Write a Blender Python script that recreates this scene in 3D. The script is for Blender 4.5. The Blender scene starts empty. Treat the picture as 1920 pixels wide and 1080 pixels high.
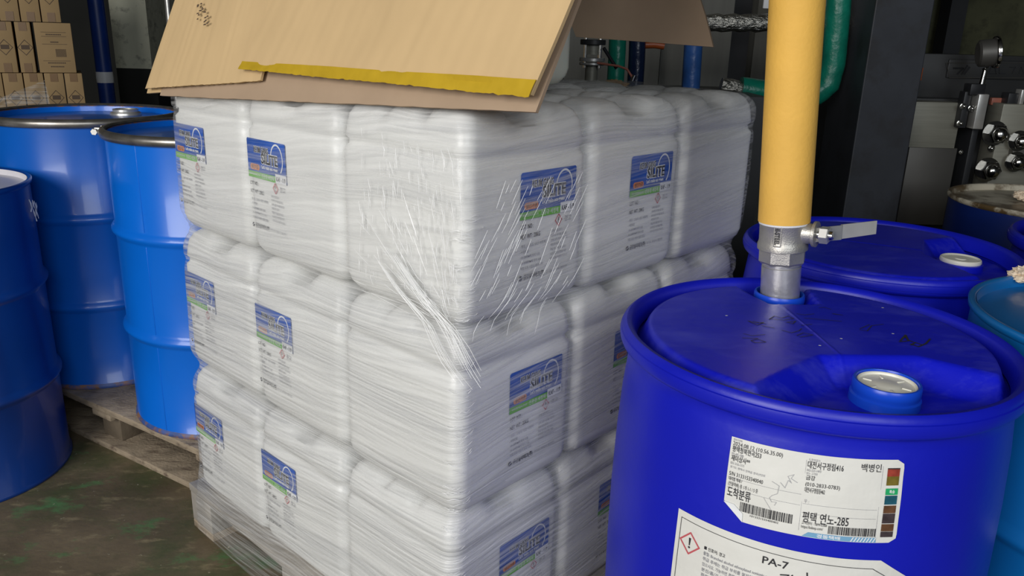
import bpy, bmesh, math, random
from mathutils import Vector, Matrix, noise
random.seed(7)
sc = bpy.context.scene
COL = sc.collection
PI = math.pi

# ------------------------------------------------------------------ camera
EYE = Vector((0, 0, 1.317)); FPX = 1501.58
ROWS = Matrix(((0.99956, 0.00893, 0.02824), (0.02962, -0.30166, -0.95296), (0.0, 0.95338, -0.3018)))
cam_d = bpy.data.cameras.new('camera'); cam = bpy.data.objects.new('camera', cam_d); COL.objects.link(cam)
cam_d.sensor_width = 36.0; cam_d.lens = FPX * 36 / 1920; cam_d.clip_start = 0.02
mw = Matrix.Identity(4)
for i in range(3):
    mw[i][0] = ROWS[0][i]; mw[i][1] = -ROWS[1][i]; mw[i][2] = -ROWS[2][i]; mw[i][3] = EYE[i]
cam.matrix_world = mw
sc.camera = cam

# ------------------------------------------------------------------ light
sc.view_settings.view_transform = 'Standard'; sc.view_settings.look = 'None'
sc.view_settings.gamma = 1.0; sc.view_settings.use_curve_mapping = False
sc.view_settings.exposure = 0.0
world = bpy.data.worlds.new('world'); sc.world = world; world.use_nodes = True
bg = world.node_tree.nodes['Background']; bg.inputs[0].default_value = (0.75, 0.87, 1.0, 1); bg.inputs[1].default_value = 0.09
def area(name, loc, target, sx, sy, power, color):
    l = bpy.data.lights.new(name, 'AREA'); l.shape = 'RECTANGLE'; l.size = sx; l.size_y = sy; l.energy = power; l.color = color
    o = bpy.data.objects.new(name, l); COL.objects.link(o); o.location = loc
    o.rotation_euler = (Vector(target) - Vector(loc)).to_track_quat('-Z', 'Y').to_euler()
    return o
area('daylight_left_door', (-2.7, -2.6, 2.35), (-0.5, 1.6, 0.7), 3.0, 2.6, 205, (1.0, 0.98, 0.95))
area('added_front_fill', (1.0, -2.9, 2.7), (0.3, 1.4, 0.8), 2.2, 2.2, 66, (0.9, 0.95, 1.0))  # soft fill added from the front, not a known opening

def unit(v):
    return Vector(v).normalized()
def ray(px, py):
    c = Vector(((px - 960) / FPX, (py - 540) / FPX, 1.0)); return ROWS.transposed() @ c
def at(px, py, y):                       # point of the place seen at a pixel, at a known depth y
    d = ray(px, py); return EYE + d * (y / d.y)
def at_z(px, py, z):
    d = ray(px, py); return EYE + d * ((z - EYE.z) / d.z)

# ------------------------------------------------------------------ materials
MATS = {}
def mat(name, col, rough=0.5, metal=0.0, var=0.12, scale=8.0, bump=0.0, bscale=60.0, spec=0.5, coat=0.0, stretch=None):
    if name in MATS: return MATS[name]
    m = bpy.data.materials.new(name); m.use_nodes = True; nt = m.node_tree; b = nt.nodes['Principled BSDF']
    b.inputs['Roughness'].default_value = rough; b.inputs['Metallic'].default_value = metal
    b.inputs['Specular IOR Level'].default_value = spec; b.inputs['Coat Weight'].default_value = coat; b.inputs['Coat Roughness'].default_value = 0.08
    tc = nt.nodes.new('ShaderNodeTexCoord'); mp = nt.nodes.new('ShaderNodeMapping')
    if stretch: mp.inputs['Scale'].default_value = stretch
    nt.links.new(tc.outputs['Object'], mp.inputs[0])
    n = nt.nodes.new('ShaderNodeTexNoise'); n.inputs['Scale'].default_value = scale; n.inputs['Detail'].default_value = 5
    nt.links.new(mp.outputs[0], n.inputs['Vector'])
    r = nt.nodes.new('ShaderNodeValToRGB'); r.color_ramp.elements[0].position = 0.3; r.color_ramp.elements[1].position = 0.7
    r.color_ramp.elements[0].color = (*[c * (1 - var) for c in col], 1); r.color_ramp.elements[1].color = (*[min(1, c * (1 + var)) for c in col], 1)
    nt.links.new(n.outputs['Fac'], r.inputs[0]); nt.links.new(r.outputs[0], b.inputs['Base Color'])
    if bump:
        n2 = nt.nodes.new('ShaderNodeTexNoise'); n2.inputs['Scale'].default_value = bscale; n2.inputs['Detail'].default_value = 4
        nt.links.new(mp.outputs[0], n2.inputs['Vector'])
        bp = nt.nodes.new('ShaderNodeBump'); bp.inputs['Strength'].default_value = bump; bp.inputs['Distance'].default_value = 0.01
        nt.links.new(n2.outputs['Fac'], bp.inputs['Height']); nt.links.new(bp.outputs[0], b.inputs['Normal'])
    MATS[name] = m; return m
def nodes_of(m):
    return m.node_tree.nodes, m.node_tree.links
def add_speckle(m, color, scale, lo, hi, stretch=(1, 1, 1), detail=6, rough=None):
    """wear or dirt of another colour where a second noise passes a threshold"""
    N, L = nodes_of(m); b = N['Principled BSDF']; src = b.inputs['Base Color'].links[0].from_socket
    tc = N.new('ShaderNodeTexCoord'); mp = N.new('ShaderNodeMapping'); mp.inputs['Scale'].default_value = stretch
    L.new(tc.outputs['Object'], mp.inputs[0])
    n = N.new('ShaderNodeTexNoise'); n.inputs['Scale'].default_value = scale; n.inputs['Detail'].default_value = detail; n.inputs['Roughness'].default_value = 0.65
    L.new(mp.outputs[0], n.inputs['Vector'])
    r = N.new('ShaderNodeValToRGB'); r.color_ramp.elements[0].position = lo; r.color_ramp.elements[1].position = hi
    L.new(n.outputs['Fac'], r.inputs[0])
    mx = N.new('ShaderNodeMixRGB'); L.new(r.outputs[0], mx.inputs[0]); L.new(src, mx.inputs[1]); mx.inputs[2].default_value = (*color, 1)
    L.new(mx.outputs[0], b.inputs['Base Color'])
    if rough is not None:
        mr = N.new('ShaderNodeMixRGB'); L.new(r.outputs[0], mr.inputs[0]); v = b.inputs['Roughness'].default_value
        mr.inputs[1].default_value = (v, v, v, 1); mr.inputs[2].default_value = (rough, rough, rough, 1); L.new(mr.outputs[0], b.inputs['Roughness'])
    return m

M_CAN = mat('white_plastic', (0.80, 0.80, 0.78), 0.32, var=0.02, scale=4, bump=0.05, bscale=30)
M_CANTR = mat('translucent_plastic', (0.62, 0.64, 0.58), 0.35, var=0.03, scale=4)
MATS['translucent_plastic'].node_tree.nodes['Principled BSDF'].inputs['Subsurface Weight'].default_value = 0.25
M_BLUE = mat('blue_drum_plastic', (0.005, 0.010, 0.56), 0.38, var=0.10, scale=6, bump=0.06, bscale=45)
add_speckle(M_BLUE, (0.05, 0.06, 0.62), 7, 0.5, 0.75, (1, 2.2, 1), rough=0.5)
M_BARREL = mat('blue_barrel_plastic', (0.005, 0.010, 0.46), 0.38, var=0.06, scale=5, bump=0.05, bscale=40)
M_COLLAR = mat('blue_collar_plastic', (0.008, 0.07, 0.62), 0.3, var=0.05)
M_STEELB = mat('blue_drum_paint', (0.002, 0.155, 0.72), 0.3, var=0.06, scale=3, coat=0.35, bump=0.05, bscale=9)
M_STEELDIM = mat('dimmed_blue_drum_paint', (0.002, 0.11, 0.52), 0.3, var=0.08, scale=3, coat=0.35, bump=0.05, bscale=9)  # drum blue darkened to put the weaker light at the rear into the colour
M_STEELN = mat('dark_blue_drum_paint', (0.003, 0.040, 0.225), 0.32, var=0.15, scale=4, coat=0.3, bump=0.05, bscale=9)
M_TEAL = mat('teal_drum_paint', (0.004, 0.14, 0.42), 0.35, var=0.08, scale=3, coat=0.2)
M_NAVY = mat('navy_drum_paint', (0.004, 0.016, 0.12), 0.4, var=0.15)
M_RUST = add_speckle(mat('chipped_chime_paint', (0.05, 0.10, 0.30), 0.5, var=0.2, scale=30), (0.25, 0.13, 0.08), 35, 0.45, 0.6)
M_RING = mat('locking_ring_steel', (0.34, 0.32, 0.29), 0.36, 0.85, var=0.25, scale=25)
M_GALV = mat('zinc_metal', (0.66, 0.65, 0.62), 0.34, 0.7, var=0.1, scale=20)
M_VALVE = mat('cast_stainless', (0.50, 0.48, 0.44), 0.42, 0.75, var=0.06, scale=40, bump=0.12, bscale=400)
M_PIPE = mat('scuffed_pipe_steel', (0.56, 0.55, 0.53), 0.33, 0.7, var=0.18, scale=30, bump=0.06, bscale=80)
M_TUBE = mat('yellow_kraft_tube', (0.82, 0.47, 0.085), 0.7, var=0.05, scale=14, bump=0.08, bscale=130)
M_WHITE = mat('white_paint', (0.72, 0.70, 0.74), 0.4, var=0.05)
M_CAPW = mat('white_bung_plastic', (0.82, 0.80, 0.70), 0.35, var=0.06, scale=30)
M_PAPER = mat('sticker_paper', (0.74, 0.73, 0.69), 0.45, var=0.03, scale=20, bump=0.35, bscale=14)
M_INK = mat('black_ink', (0.025, 0.025, 0.03), 0.6, var=0.05)
M_GREYINK = mat('grey_ink', (0.28, 0.28, 0.31), 0.6, var=0.05)
M_PENCIL = mat('pencil_grey', (0.42, 0.42, 0.44), 0.6, var=0.05)
M_RED = mat('red_ink', (0.55, 0.10, 0.12), 0.6, var=0.05)
M_LBLUE = mat('label_blue', (0.012, 0.085, 0.42), 0.35, var=0.25, scale=16)
M_LGREEN = mat('label_green', (0.16, 0.48, 0.06), 0.4, var=0.08)
M_LORANGE = mat('label_orange', (0.72, 0.22, 0.06), 0.4, var=0.08)
M_LWHITE = mat('label_white', (0.82, 0.83, 0.85), 0.4, var=0.02)
M_BANDBLUE = mat('sticker_blue', (0.18, 0.38, 0.58), 0.45, var=0.05)
M_SWRED = mat('swatch_red', (0.30, 0.045, 0.03), 0.4, var=0.35, scale=90); M_SWOLIVE = mat('swatch_olive', (0.16, 0.12, 0.02), 0.4, var=0.35, scale=90)
M_SWGREEN = mat('swatch_green', (0.02, 0.40, 0.14), 0.4, var=0.1, scale=90); M_SWTEAL = mat('swatch_teal', (0.015, 0.10, 0.15), 0.4, var=0.2, scale=90)
M_SWBROWN = mat('swatch_brown', (0.13, 0.06, 0.03), 0.4, var=0.3, scale=90); M_SWDARK = mat('swatch_dark', (0.055, 0.04, 0.045), 0.4, var=0.3, scale=90)
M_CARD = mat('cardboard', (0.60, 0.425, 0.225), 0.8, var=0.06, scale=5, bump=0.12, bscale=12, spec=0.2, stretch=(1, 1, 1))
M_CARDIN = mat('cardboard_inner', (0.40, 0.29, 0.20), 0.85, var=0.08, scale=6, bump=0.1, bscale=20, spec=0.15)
M_TAPE = mat('yellow_packing_tape', (0.52, 0.34, 0.025), 0.25, var=0.08, scale=20, bump=0.1, bscale=40)
M_CARTON = mat('carton_board', (0.37, 0.255, 0.13), 0.8, var=0.07, scale=9, spec=0.2)
M_CTAPE = mat('brown_tape', (0.22, 0.125, 0.05), 0.35, var=0.1)
M_CARTINK = mat('carton_print', (0.10, 0.065, 0.04), 0.7, var=0.1)
M_WOOD = add_speckle(mat('weathered_wood', (0.34, 0.27, 0.19), 0.8, var=0.25, scale=6, bump=0.3, bscale=40, stretch=(3, 3, 14)), (0.14, 0.10, 0.07), 9, 0.52, 0.7, (1, 5, 5))
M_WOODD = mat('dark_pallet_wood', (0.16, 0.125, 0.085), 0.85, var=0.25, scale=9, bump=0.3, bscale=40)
M_WOODG = mat('grey_pallet_wood', (0.36, 0.33, 0.29), 0.8, var=0.2, scale=10, bump=0.3, bscale=40)
M_DARK = mat('black_painted_steel', (0.018, 0.019, 0.022), 0.45, var=0.25, scale=6)
M_COLUMN = add_speckle(mat('charcoal_painted_steel', (0.032, 0.036, 0.045), 0.55, var=0.18, scale=7), (0.022, 0.022, 0.024), 9, 0.5, 0.7)
M_MACH = mat('dark_machine_paint', (0.030, 0.031, 0.032), 0.45, var=0.15, scale=7)
M_STAIN = mat('brushed_stainless', (0.27, 0.265, 0.22), 0.5, 0.35, var=0.08, scale=6, stretch=(1, 1, 20))
M_STAIND = mat('dull_stainless', (0.13, 0.125, 0.115), 0.5, 0.6, var=0.1, scale=6)
M_CHROME = mat('polished_nut_steel', (0.62, 0.61, 0.58), 0.16, 1.0, var=0.08)
M_GREENP = mat('green_wrap_film', (0.005, 0.20, 0.13), 0.32, var=0.2, scale=16, bump=0.5, bscale=22)
M_BLUEP = mat('blue_wrap_film', (0.035, 0.12, 0.38), 0.35, var=0.25, scale=14, bump=0.5, bscale=20)
M_NAVYP = mat('navy_wrap_film', (0.008, 0.018, 0.055), 0.25, var=0.25, scale=14, bump=0.5, bscale=24)
M_BPIPE = mat('blue_pipe_paint', (0.008, 0.04, 0.24), 0.4, var=0.2, scale=8)
M_FOIL = mat('silver_foil', (0.45, 0.43, 0.38), 0.28, 0.95, var=0.3, scale=22, bump=0.9, bscale=38, stretch=(1, 3, 3))
M_COPPER = mat('red_handle_paint', (0.36, 0.12, 0.08), 0.4, var=0.1)
M_ORANGE = mat('orange_plastic', (0.42, 0.09, 0.02), 0.4, var=0.1)
M_CONC = add_speckle(mat('concrete', (0.62, 0.62, 0.49), 0.9, var=0.12, scale=3, bump=0.2, bscale=30), (0.22, 0.22, 0.18), 12, 0.55, 0.72)
M_WALL = mat('dark_wall', (0.020, 0.021, 0.019), 0.9, var=0.25, scale=2)
M_OLIVE = add_speckle(mat('olive_wall', (0.060, 0.062, 0.032), 0.9, var=0.3, scale=6), (0.03, 0.03, 0.016), 14, 0.5, 0.7)
M_GREYP = mat('grey_panel', (0.13, 0.13, 0.115), 0.7, var=0.12, scale=4, stretch=(6, 6, 0.6))
M_CREAM = add_speckle(mat('cream_lid_paint', (0.52, 0.48, 0.38), 0.5, var=0.1), (0.10, 0.065, 0.03), 7, 0.46, 0.56, rough=0.3)
M_TISSUE = mat('crumpled_paper', (0.78, 0.64, 0.48), 0.8, var=0.15, scale=30)
M_THREAD = mat('film_strand_glint', (0.86, 0.86, 0.86), 0.2, var=0.02)
M_TAN = mat('tan_rag', (0.40, 0.24, 0.10), 0.8, var=0.2)

def floor_material():
    m = mat('worn_green_floor', (0.155, 0.120, 0.072), 0.62, var=0.38, scale=3.6, bump=0.2, bscale=40, spec=0.22)
    add_speckle(m, (0.085, 0.098, 0.042), 2.4, 0.46, 0.62)
    add_speckle(m, (0.33, 0.27, 0.15), 11, 0.56, 0.76, (1, 2.4, 1), detail=10)
    add_speckle(m, (0.10, 0.215, 0.08), 4.3, 0.565, 0.66, (1.0, 1.5, 1), detail=12)
    add_speckle(m, (0.46, 0.41, 0.28), 46, 0.66, 0.71)
    return m
M_FLOOR = floor_material()

def film_material():
    m = bpy.data.materials.new('stretch_film'); m.use_nodes = True; N, L = nodes_of(m); b = N['Principled BSDF']
    uv = N.new('ShaderNodeUVMap'); uv.uv_map = 'UVMap'
    def streak(sx, sy, shear, seed, detail=3):
        sp = N.new('ShaderNodeSeparateXYZ'); L.new(uv.outputs[0], sp.inputs[0])
        ma = N.new('ShaderNodeMath'); ma.operation = 'MULTIPLY_ADD'; L.new(sp.outputs[0], ma.inputs[0]); ma.inputs[1].default_value = shear; L.new(sp.outputs[1], ma.inputs[2])
        lo = N.new('ShaderNodeTexNoise'); lo.inputs['Scale'].default_value = 2.6; lo.inputs['Detail'].default_value = 1; L.new(uv.outputs[0], lo.inputs['Vector'])
        wb = N.new('ShaderNodeMath'); wb.operation = 'MULTIPLY_ADD'; L.new(lo.outputs['Fac'], wb.inputs[0]); wb.inputs[1].default_value = 0.05; L.new(ma.outputs[0], wb.inputs[2])
        mu = N.new('ShaderNodeMath'); mu.operation = 'MULTIPLY'; mu.inputs[1].default_value = sy; L.new(wb.outputs[0], mu.inputs[0])
        mx = N.new('ShaderNodeMath'); mx.operation = 'MULTIPLY'; mx.inputs[1].default_value = sx; L.new(sp.outputs[0], mx.inputs[0])
        cb = N.new('ShaderNodeCombineXYZ'); L.new(mx.outputs[0], cb.inputs[0]); L.new(mu.outputs[0], cb.inputs[1]); cb.inputs[2].default_value = seed
        n = N.new('ShaderNodeTexNoise'); n.inputs['Scale'].default_value = 1.0; n.inputs['Detail'].default_value = detail; n.inputs['Roughness'].default_value = 0.6
        L.new(cb.outputs[0], n.inputs['Vector']); return n.outputs['Fac']
    s1 = streak(1.3, 170, 0.03, 3.1, 4); s2 = streak(1.8, 120, 0.13, 9.7, 4); s3 = streak(1.3, 16, 0.06, 5.0, 2)
    ad = N.new('ShaderNodeMath'); ad.operation = 'ADD'; L.new(s1, ad.inputs[0]); L.new(s2, ad.inputs[1])
    a2 = N.new('ShaderNodeMath'); a2.operation = 'ADD'; L.new(ad.outputs[0], a2.inputs[0]); L.new(s3, a2.inputs[1])
    r = N.new('ShaderNodeMapRange'); r.inputs[1].default_value = 1.28; r.inputs[2].default_value = 1.85; r.inputs[3].default_value = 0.06; r.inputs[4].default_value = 0.62
    L.new(a2.outputs[0], r.inputs[0]); sv = N.new('ShaderNodeSeparateXYZ'); L.new(uv.outputs[0], sv.inputs[0])
    th = N.new('ShaderNodeMapRange'); th.inputs[1].default_value = 0.09; th.inputs[2].default_value = 0.17; th.inputs[3].default_value = 0.75; th.inputs[4].default_value = 1.0; L.new(sv.outputs[1], th.inputs[0])   # fewer layers at the pallet
    al = N.new('ShaderNodeMath'); al.operation = 'MULTIPLY'; L.new(r.outputs[0], al.inputs[0]); L.new(th.outputs[0], al.inputs[1])
    tw = N.new('ShaderNodeMapRange'); tw.inputs[1].default_value = 0.80; tw.inputs[2].default_value = 0.95; tw.inputs[3].default_value = 1.02; tw.inputs[4].default_value = 0.74; L.new(sv.outputs[1], tw.inputs[0])   # more turns round the lower tiers
    a3 = N.new('ShaderNodeMath'); a3.operation = 'MULTIPLY'; a3.use_clamp = True; L.new(al.outputs[0], a3.inputs[0]); L.new(tw.outputs[0], a3.inputs[1]); L.new(a3.outputs[0], b.inputs['Alpha'])
    cr = N.new('ShaderNodeValToRGB'); cr.color_ramp.elements[0].color = (0.50, 0.51, 0.54, 1); cr.color_ramp.elements[1].color = (0.93, 0.93, 0.92, 1)
    cr.color_ramp.elements[0].position = 0.36; cr.color_ramp.elements[1].position = 0.6; L.new(s1, cr.inputs[0]); L.new(cr.outputs[0], b.inputs['Base Color'])
    b.inputs['Roughness'].default_value = 0.2; b.inputs['Specular IOR Level'].default_value = 0.8
    bp = N.new('ShaderNodeBump'); bp.inputs['Strength'].default_value = 0.6; bp.inputs['Distance'].default_value = 0.006
    L.new(a2.outputs[0], bp.inputs['Height']); L.new(bp.outputs[0], b.inputs['Normal'])
    return m
M_FILM = film_material()

# ------------------------------------------------------------------ mesh helpers
class MB:
    def __init__(s): s.v = []; s.f = []; s.m = []; s.uv = {}
    def add(s, verts, faces, mi=0):
        o = len(s.v); s.v += [tuple(p) for p in verts]; s.f += [tuple(i + o for i in f) for f in faces]; s.m += [mi] * len(faces); return o
    def box(s, c, size, mi=0, R=None):
        x, y, z = [d / 2 for d in size]; R = R or Matrix.Identity(3); c = Vector(c)
        p = [c + R @ Vector((sx * x, sy * y, sz * z)) for sz in (-1, 1) for sy in (-1, 1) for sx in (-1, 1)]
        s.add(p, [(0, 2, 3, 1), (4, 5, 7, 6), (0, 1, 5, 4), (2, 6, 7, 3), (0, 4, 6, 2), (1, 3, 7, 5)], mi)
    def bbox(s, c, size, bev=0.004, mi=0, R=None, seg=2):
        bm = bmesh.new(); bmesh.ops.create_cube(bm, size=1.0)
        for v in bm.verts: v.co = Vector((v.co.x * size[0], v.co.y * size[1], v.co.z * size[2]))
        bmesh.ops.bevel(bm, geom=bm.edges[:], offset=bev, segments=seg, affect='EDGES', profile=0.5)
        R = R or Matrix.Identity(3); c = Vector(c); bm.verts.index_update()
        s.add([c + R @ v.co for v in bm.verts], [tuple(v.index for v in f.verts) for f in bm.faces], mi); bm.free()
    def lathe(s, prof, n=64, mi=0, c=(0, 0, 0), axis=(0, 0, 1), cap0=False, cap1=False, mis=None):
        a = unit(axis); q = Vector((0, 0, 1)).rotation_difference(a).to_matrix(); c = Vector(c)
        vs = [c + q @ Vector((r * math.cos(2 * PI * k / n), r * math.sin(2 * PI * k / n), z)) for r, z in prof for k in range(n)]
        o = s.add(vs, [])
        for i in range(len(prof) - 1):
            fs = [(o + i * n + k, o + i * n + (k + 1) % n, o + (i + 1) * n + (k + 1) % n, o + (i + 1) * n + k) for k in range(n)]
            s.f += fs; s.m += [mis[i] if mis else mi] * n
        if cap0: s.f.append(tuple(o + k for k in reversed(range(n)))); s.m.append(mi)
        if cap1: s.f.append(tuple(o + (len(prof) - 1) * n + k for k in range(n))); s.m.append(mi)
    def cyl(s, p0, p1, r0, r1=None, n=24, mi=0):
        p0, p1 = Vector(p0), Vector(p1); d = p1 - p0
        s.lathe([(r0, 0), (r1 if r1 is not None else r0, d.length)], n, mi, p0, d, True, True)
    def hexa(s, p0, p1, r, mi=0, n=6, dome=0.0):
        p0, p1 = Vector(p0), Vector(p1); d = p1 - p0; h = d.length
        pr = [(r, 0), (r, h * 0.9), (r * 0.9, h)]
        s.lathe(pr, n, mi, p0, d, True, True)
        if dome: s.lathe([(r * 0.72 * math.cos(t), h + dome * math.sin(t)) for t in (0, .3, .6, .9, 1.2, 1.5)], 20, mi, p0, d, False, True)
    def tube(s, path, r, n=10, mi=0, caps=True):
        P = [Vector(p) for p in path]; rs = r if isinstance(r, (list, tuple)) else [r] * len(P)
        o = len(s.v); up = None
        for i, p in enumerate(P):
            t = (P[min(i + 1, len(P) - 1)] - P[max(i - 1, 0)]).normalized()
            if up is None: up = t.orthogonal().normalized()
            up = (up - t * up.dot(t)).normalized(); w = t.cross(up)
            s.v += [tuple(p + (up * math.cos(2 * PI * k / n) + w * math.sin(2 * PI * k / n)) * rs[i]) for k in range(n)]
        for i in range(len(P) - 1):
            for k in range(n): s.f.append((o + i * n + k, o + i * n + (k + 1) % n, o + (i + 1) * n + (k + 1) % n, o + (i + 1) * n + k)); s.m.append(mi)
        if caps:
            s.f.append(tuple(o + k for k in reversed(range(n)))); s.f.append(tuple(o + (len(P) - 1) * n + k for k in range(n))); s.m += [mi, mi]
    def grid(s, nu, nv, fn, mi=0, wrap=False):
        o = s.add([fn(i / (nu if wrap else nu - 1), j / (nv - 1)) for j in range(nv) for i in range(nu)], [])
        for j in range(nv - 1):
            for i in range(nu if wrap else nu - 1):
                i2 = (i + 1) % nu; s.f.append((o + j * nu + i, o + j * nu + i2, o + (j + 1) * nu + i2, o + (j + 1) * nu + i)); s.m.append(mi)
        return o
    def flat(s, poly, fn, z, mi=0):      # a printed shape: 2D points mapped on a surface
        s.add([fn(x, y, z) for x, y in poly], [tuple(range(len(poly)))], mi)
    def build(s, name, mats, parent=None, smooth=True, angle=35):
        me = bpy.data.meshes.new(name); off = Vector(parent.get('_o', (0, 0, 0))) if parent else Vector((0, 0, 0))
        me.from_pydata([(x - off.x, y - off.y, z - off.z) for x, y, z in s.v], [], s.f)
        for m in (mats if isinstance(mats, (list, tuple)) else [mats]): me.materials.append(m)
        me.polygons.foreach_set('material_index', s.m)
        if smooth: me.polygons.foreach_set('use_smooth', [True] * len(s.f)); me.set_sharp_from_angle(angle=math.radians(angle))
        me.update()
        o = bpy.data.objects.new(name, me); COL.objects.link(o)
        if parent: o.parent = parent; o['_o'] = tuple(off)
        return o
def fix_normals(o):
    bm = bmesh.new(); bm.from_mesh(o.data); bmesh.ops.recalc_face_normals(bm, faces=bm.faces[:]); bm.to_mesh(o.data); bm.free(); return o
def tag(o, label, cat, group=None, kind=None):
    if label: o['label'] = label
    if cat: o['category'] = cat
    if group: o['group'] = group
    if kind: o['kind'] = kind
    return o
def thing(name, label, cat, loc, group=None, local=False):
    """an Empty at the base of a thing; parts are written in world (or, if local, in the thing's own) coordinates"""
    o = bpy.data.objects.new(name, None); COL.objects.link(o); o.location = loc; o.empty_display_size = 0.05
    o['_o'] = (0, 0, 0) if local else tuple(loc)
    return tag(o, label, cat, group)
def copy_tree(o, parent=None):
    c = o.copy(); COL.objects.link(c)
    if parent: c.parent = parent
    for ch in list(o.children): copy_tree(ch, c)
    return c
_T = {}
def text2d(body, size, bold=0.0):
    """lettering as a 2D mesh: (verts, faces, width)"""
    key = (body, bold)
    if key not in _T:
        c = bpy.data.curves.new('lettering', 'FONT'); c.body = body; c.size = 1.0; c.offset = bold; c.resolution_u = 2; c.fill_mode = 'FRONT'
        o = bpy.data.objects.new('lettering', c); COL.objects.link(o)
        bpy.context.view_layer.update()
        me = o.evaluated_get(bpy.context.evaluated_depsgraph_get()).to_mesh()
        vs = [(v.co.x, v.co.y) for v in me.vertices]; fs = [tuple(p.vertices) for p in me.polygons]
        bpy.data.objects.remove(o); bpy.data.curves.remove(c)
        _T[key] = (vs, fs, max([p[0] for p in vs] or [0]))
    vs, fs, w = _T[key]
    return [(x * size, y * size) for x, y in vs], fs, w * size
def write(mb, body, x, y, size, fn, z, mi, bold=0.0, width=None, rot=0.0):
    vs, fs, w = text2d(body, size, bold)
    k = (width / w) if (width and w) else 1.0
    c, s_ = math.cos(rot), math.sin(rot)
    mb.add([fn(x + (px * k) * c - py * s_, y + (px * k) * s_ + py * c, z) for px, py in vs], fs, mi)
def rect(mb, x0, y0, x1, y1, fn, z, mi, nx=1):
    for i in range(nx):
        a = x0 + (x1 - x0) * i / nx; b = x0 + (x1 - x0) * (i + 1) / nx
        mb.flat([(a, y1), (b, y1), (b, y0), (a, y0)] if y1 < y0 else [(a, y0), (b, y0), (b, y1), (a, y1)], fn, z, mi)
def stroke(mb, pts, w, fn, z, mi):
    for (x0, y0), (x1, y1) in zip(pts, pts[1:]):
        d = math.hypot(x1 - x0, y1 - y0) or 1e-6; ux, uy = (x1 - x0) / d, (y1 - y0) / d; nx, ny = -uy * w / 2, ux * w / 2; e = w * 0.3
        mb.flat([(x0 - ux * e + nx, y0 - uy * e + ny), (x0 - ux * e - nx, y0 - uy * e - ny), (x1 + ux * e - nx, y1 + uy * e - ny), (x1 + ux * e + nx, y1 + uy * e + ny)], fn, z, mi)
def smooth(x, a, b):
    t = max(0.0, min(1.0, (x - a) / (b - a))) if a != b else float(x > a); return t * t * (3 - 2 * t)
def ellipse(cx, cy, rx, ry, n=20):
    return [(cx + rx * math.cos(2 * PI * k / n), cy + ry * math.sin(2 * PI * k / n)) for k in range(n)]
def rring(mb, cx, cy, r, w, a0, a1, fn, z, mi, n=18):
    for k in range(n):
        t0 = a0 + (a1 - a0) * k / n; t1 = a0 + (a1 - a0) * (k + 1) / n
        mb.flat([(cx + r * math.cos(t0), cy + r * math.sin(t0)), (cx + (r + w) * math.cos(t0), cy + (r + w) * math.sin(t0)),
                 (cx + (r + w) * math.cos(t1), cy + (r + w) * math.sin(t1)), (cx + r * math.cos(t1), cy + r * math.sin(t1))], fn, z, mi)

# ------------------------------------------------------------------ room
def struct(name, mb, m):
    o = mb.build(name, m, None, False); o['kind'] = 'structure'; return o
def shell_box(name, c, size, m):
    mb = MB(); mb.box(c, size); return struct(name, mb, m)
shell_box('floor', (0, 1.0, -0.05), (10.4, 10.4, 0.1), M_FLOOR)
shell_box('ceiling', (0, 1.0, 4.25), (10.4, 10.4, 0.1), M_WALL)
shell_box('wall_back', (0, 6.05, 2.1), (10.0, 0.1, 4.2), M_WALL)
shell_box('wall_left', (-5.05, 1.0, 2.1), (0.1, 10.0, 4.2), M_WALL)
shell_box('wall_right', (5.05, 1.0, 2.1), (0.1, 10.0, 4.2), M_WALL)

# ------------------------------------------------------------------ the wrapped stack of cans
YAW = 0.748; DL = Vector((-math.cos(YAW), math.sin(YAW), 0)); DR = Vector((math.sin(YAW), math.cos(YAW), 0)); UP = Vector((0, 0, 1))
Z0, TIER = 0.135, 0.358; ZTOP = Z0 + 3 * TIER
KS = [Vector((-0.095, 1.214, 0)), Vector((-0.085, 1.214, 0)), Vector((-0.077, 1.213, 0))]   # near corner of the bottom, middle and top tier
PA, PB = 0.332, 0.3125
def stack_pt(a, b, z):
    t = max(0.0, min(2.0, (z - Z0) / TIER - 0.5)); i = min(1, int(t)); k = KS[i].lerp(KS[i + 1], t - i)
    return k + DL * a + DR * b + UP * z
def rrect(hx, hy, r, n=7):
    out = []
    for cx, cy, a0 in ((hx - r, hy - r, 0), (-hx + r, hy - r, PI / 2), (-hx + r, -hy + r, PI), (hx - r, -hy + r, 1.5 * PI)):
        out += [(cx + r * math.cos(a0 + PI / 2 * k / (n - 1)), cy + r * math.sin(a0 + PI / 2 * k / (n - 1))) for k in range(n)]
    return out
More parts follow.
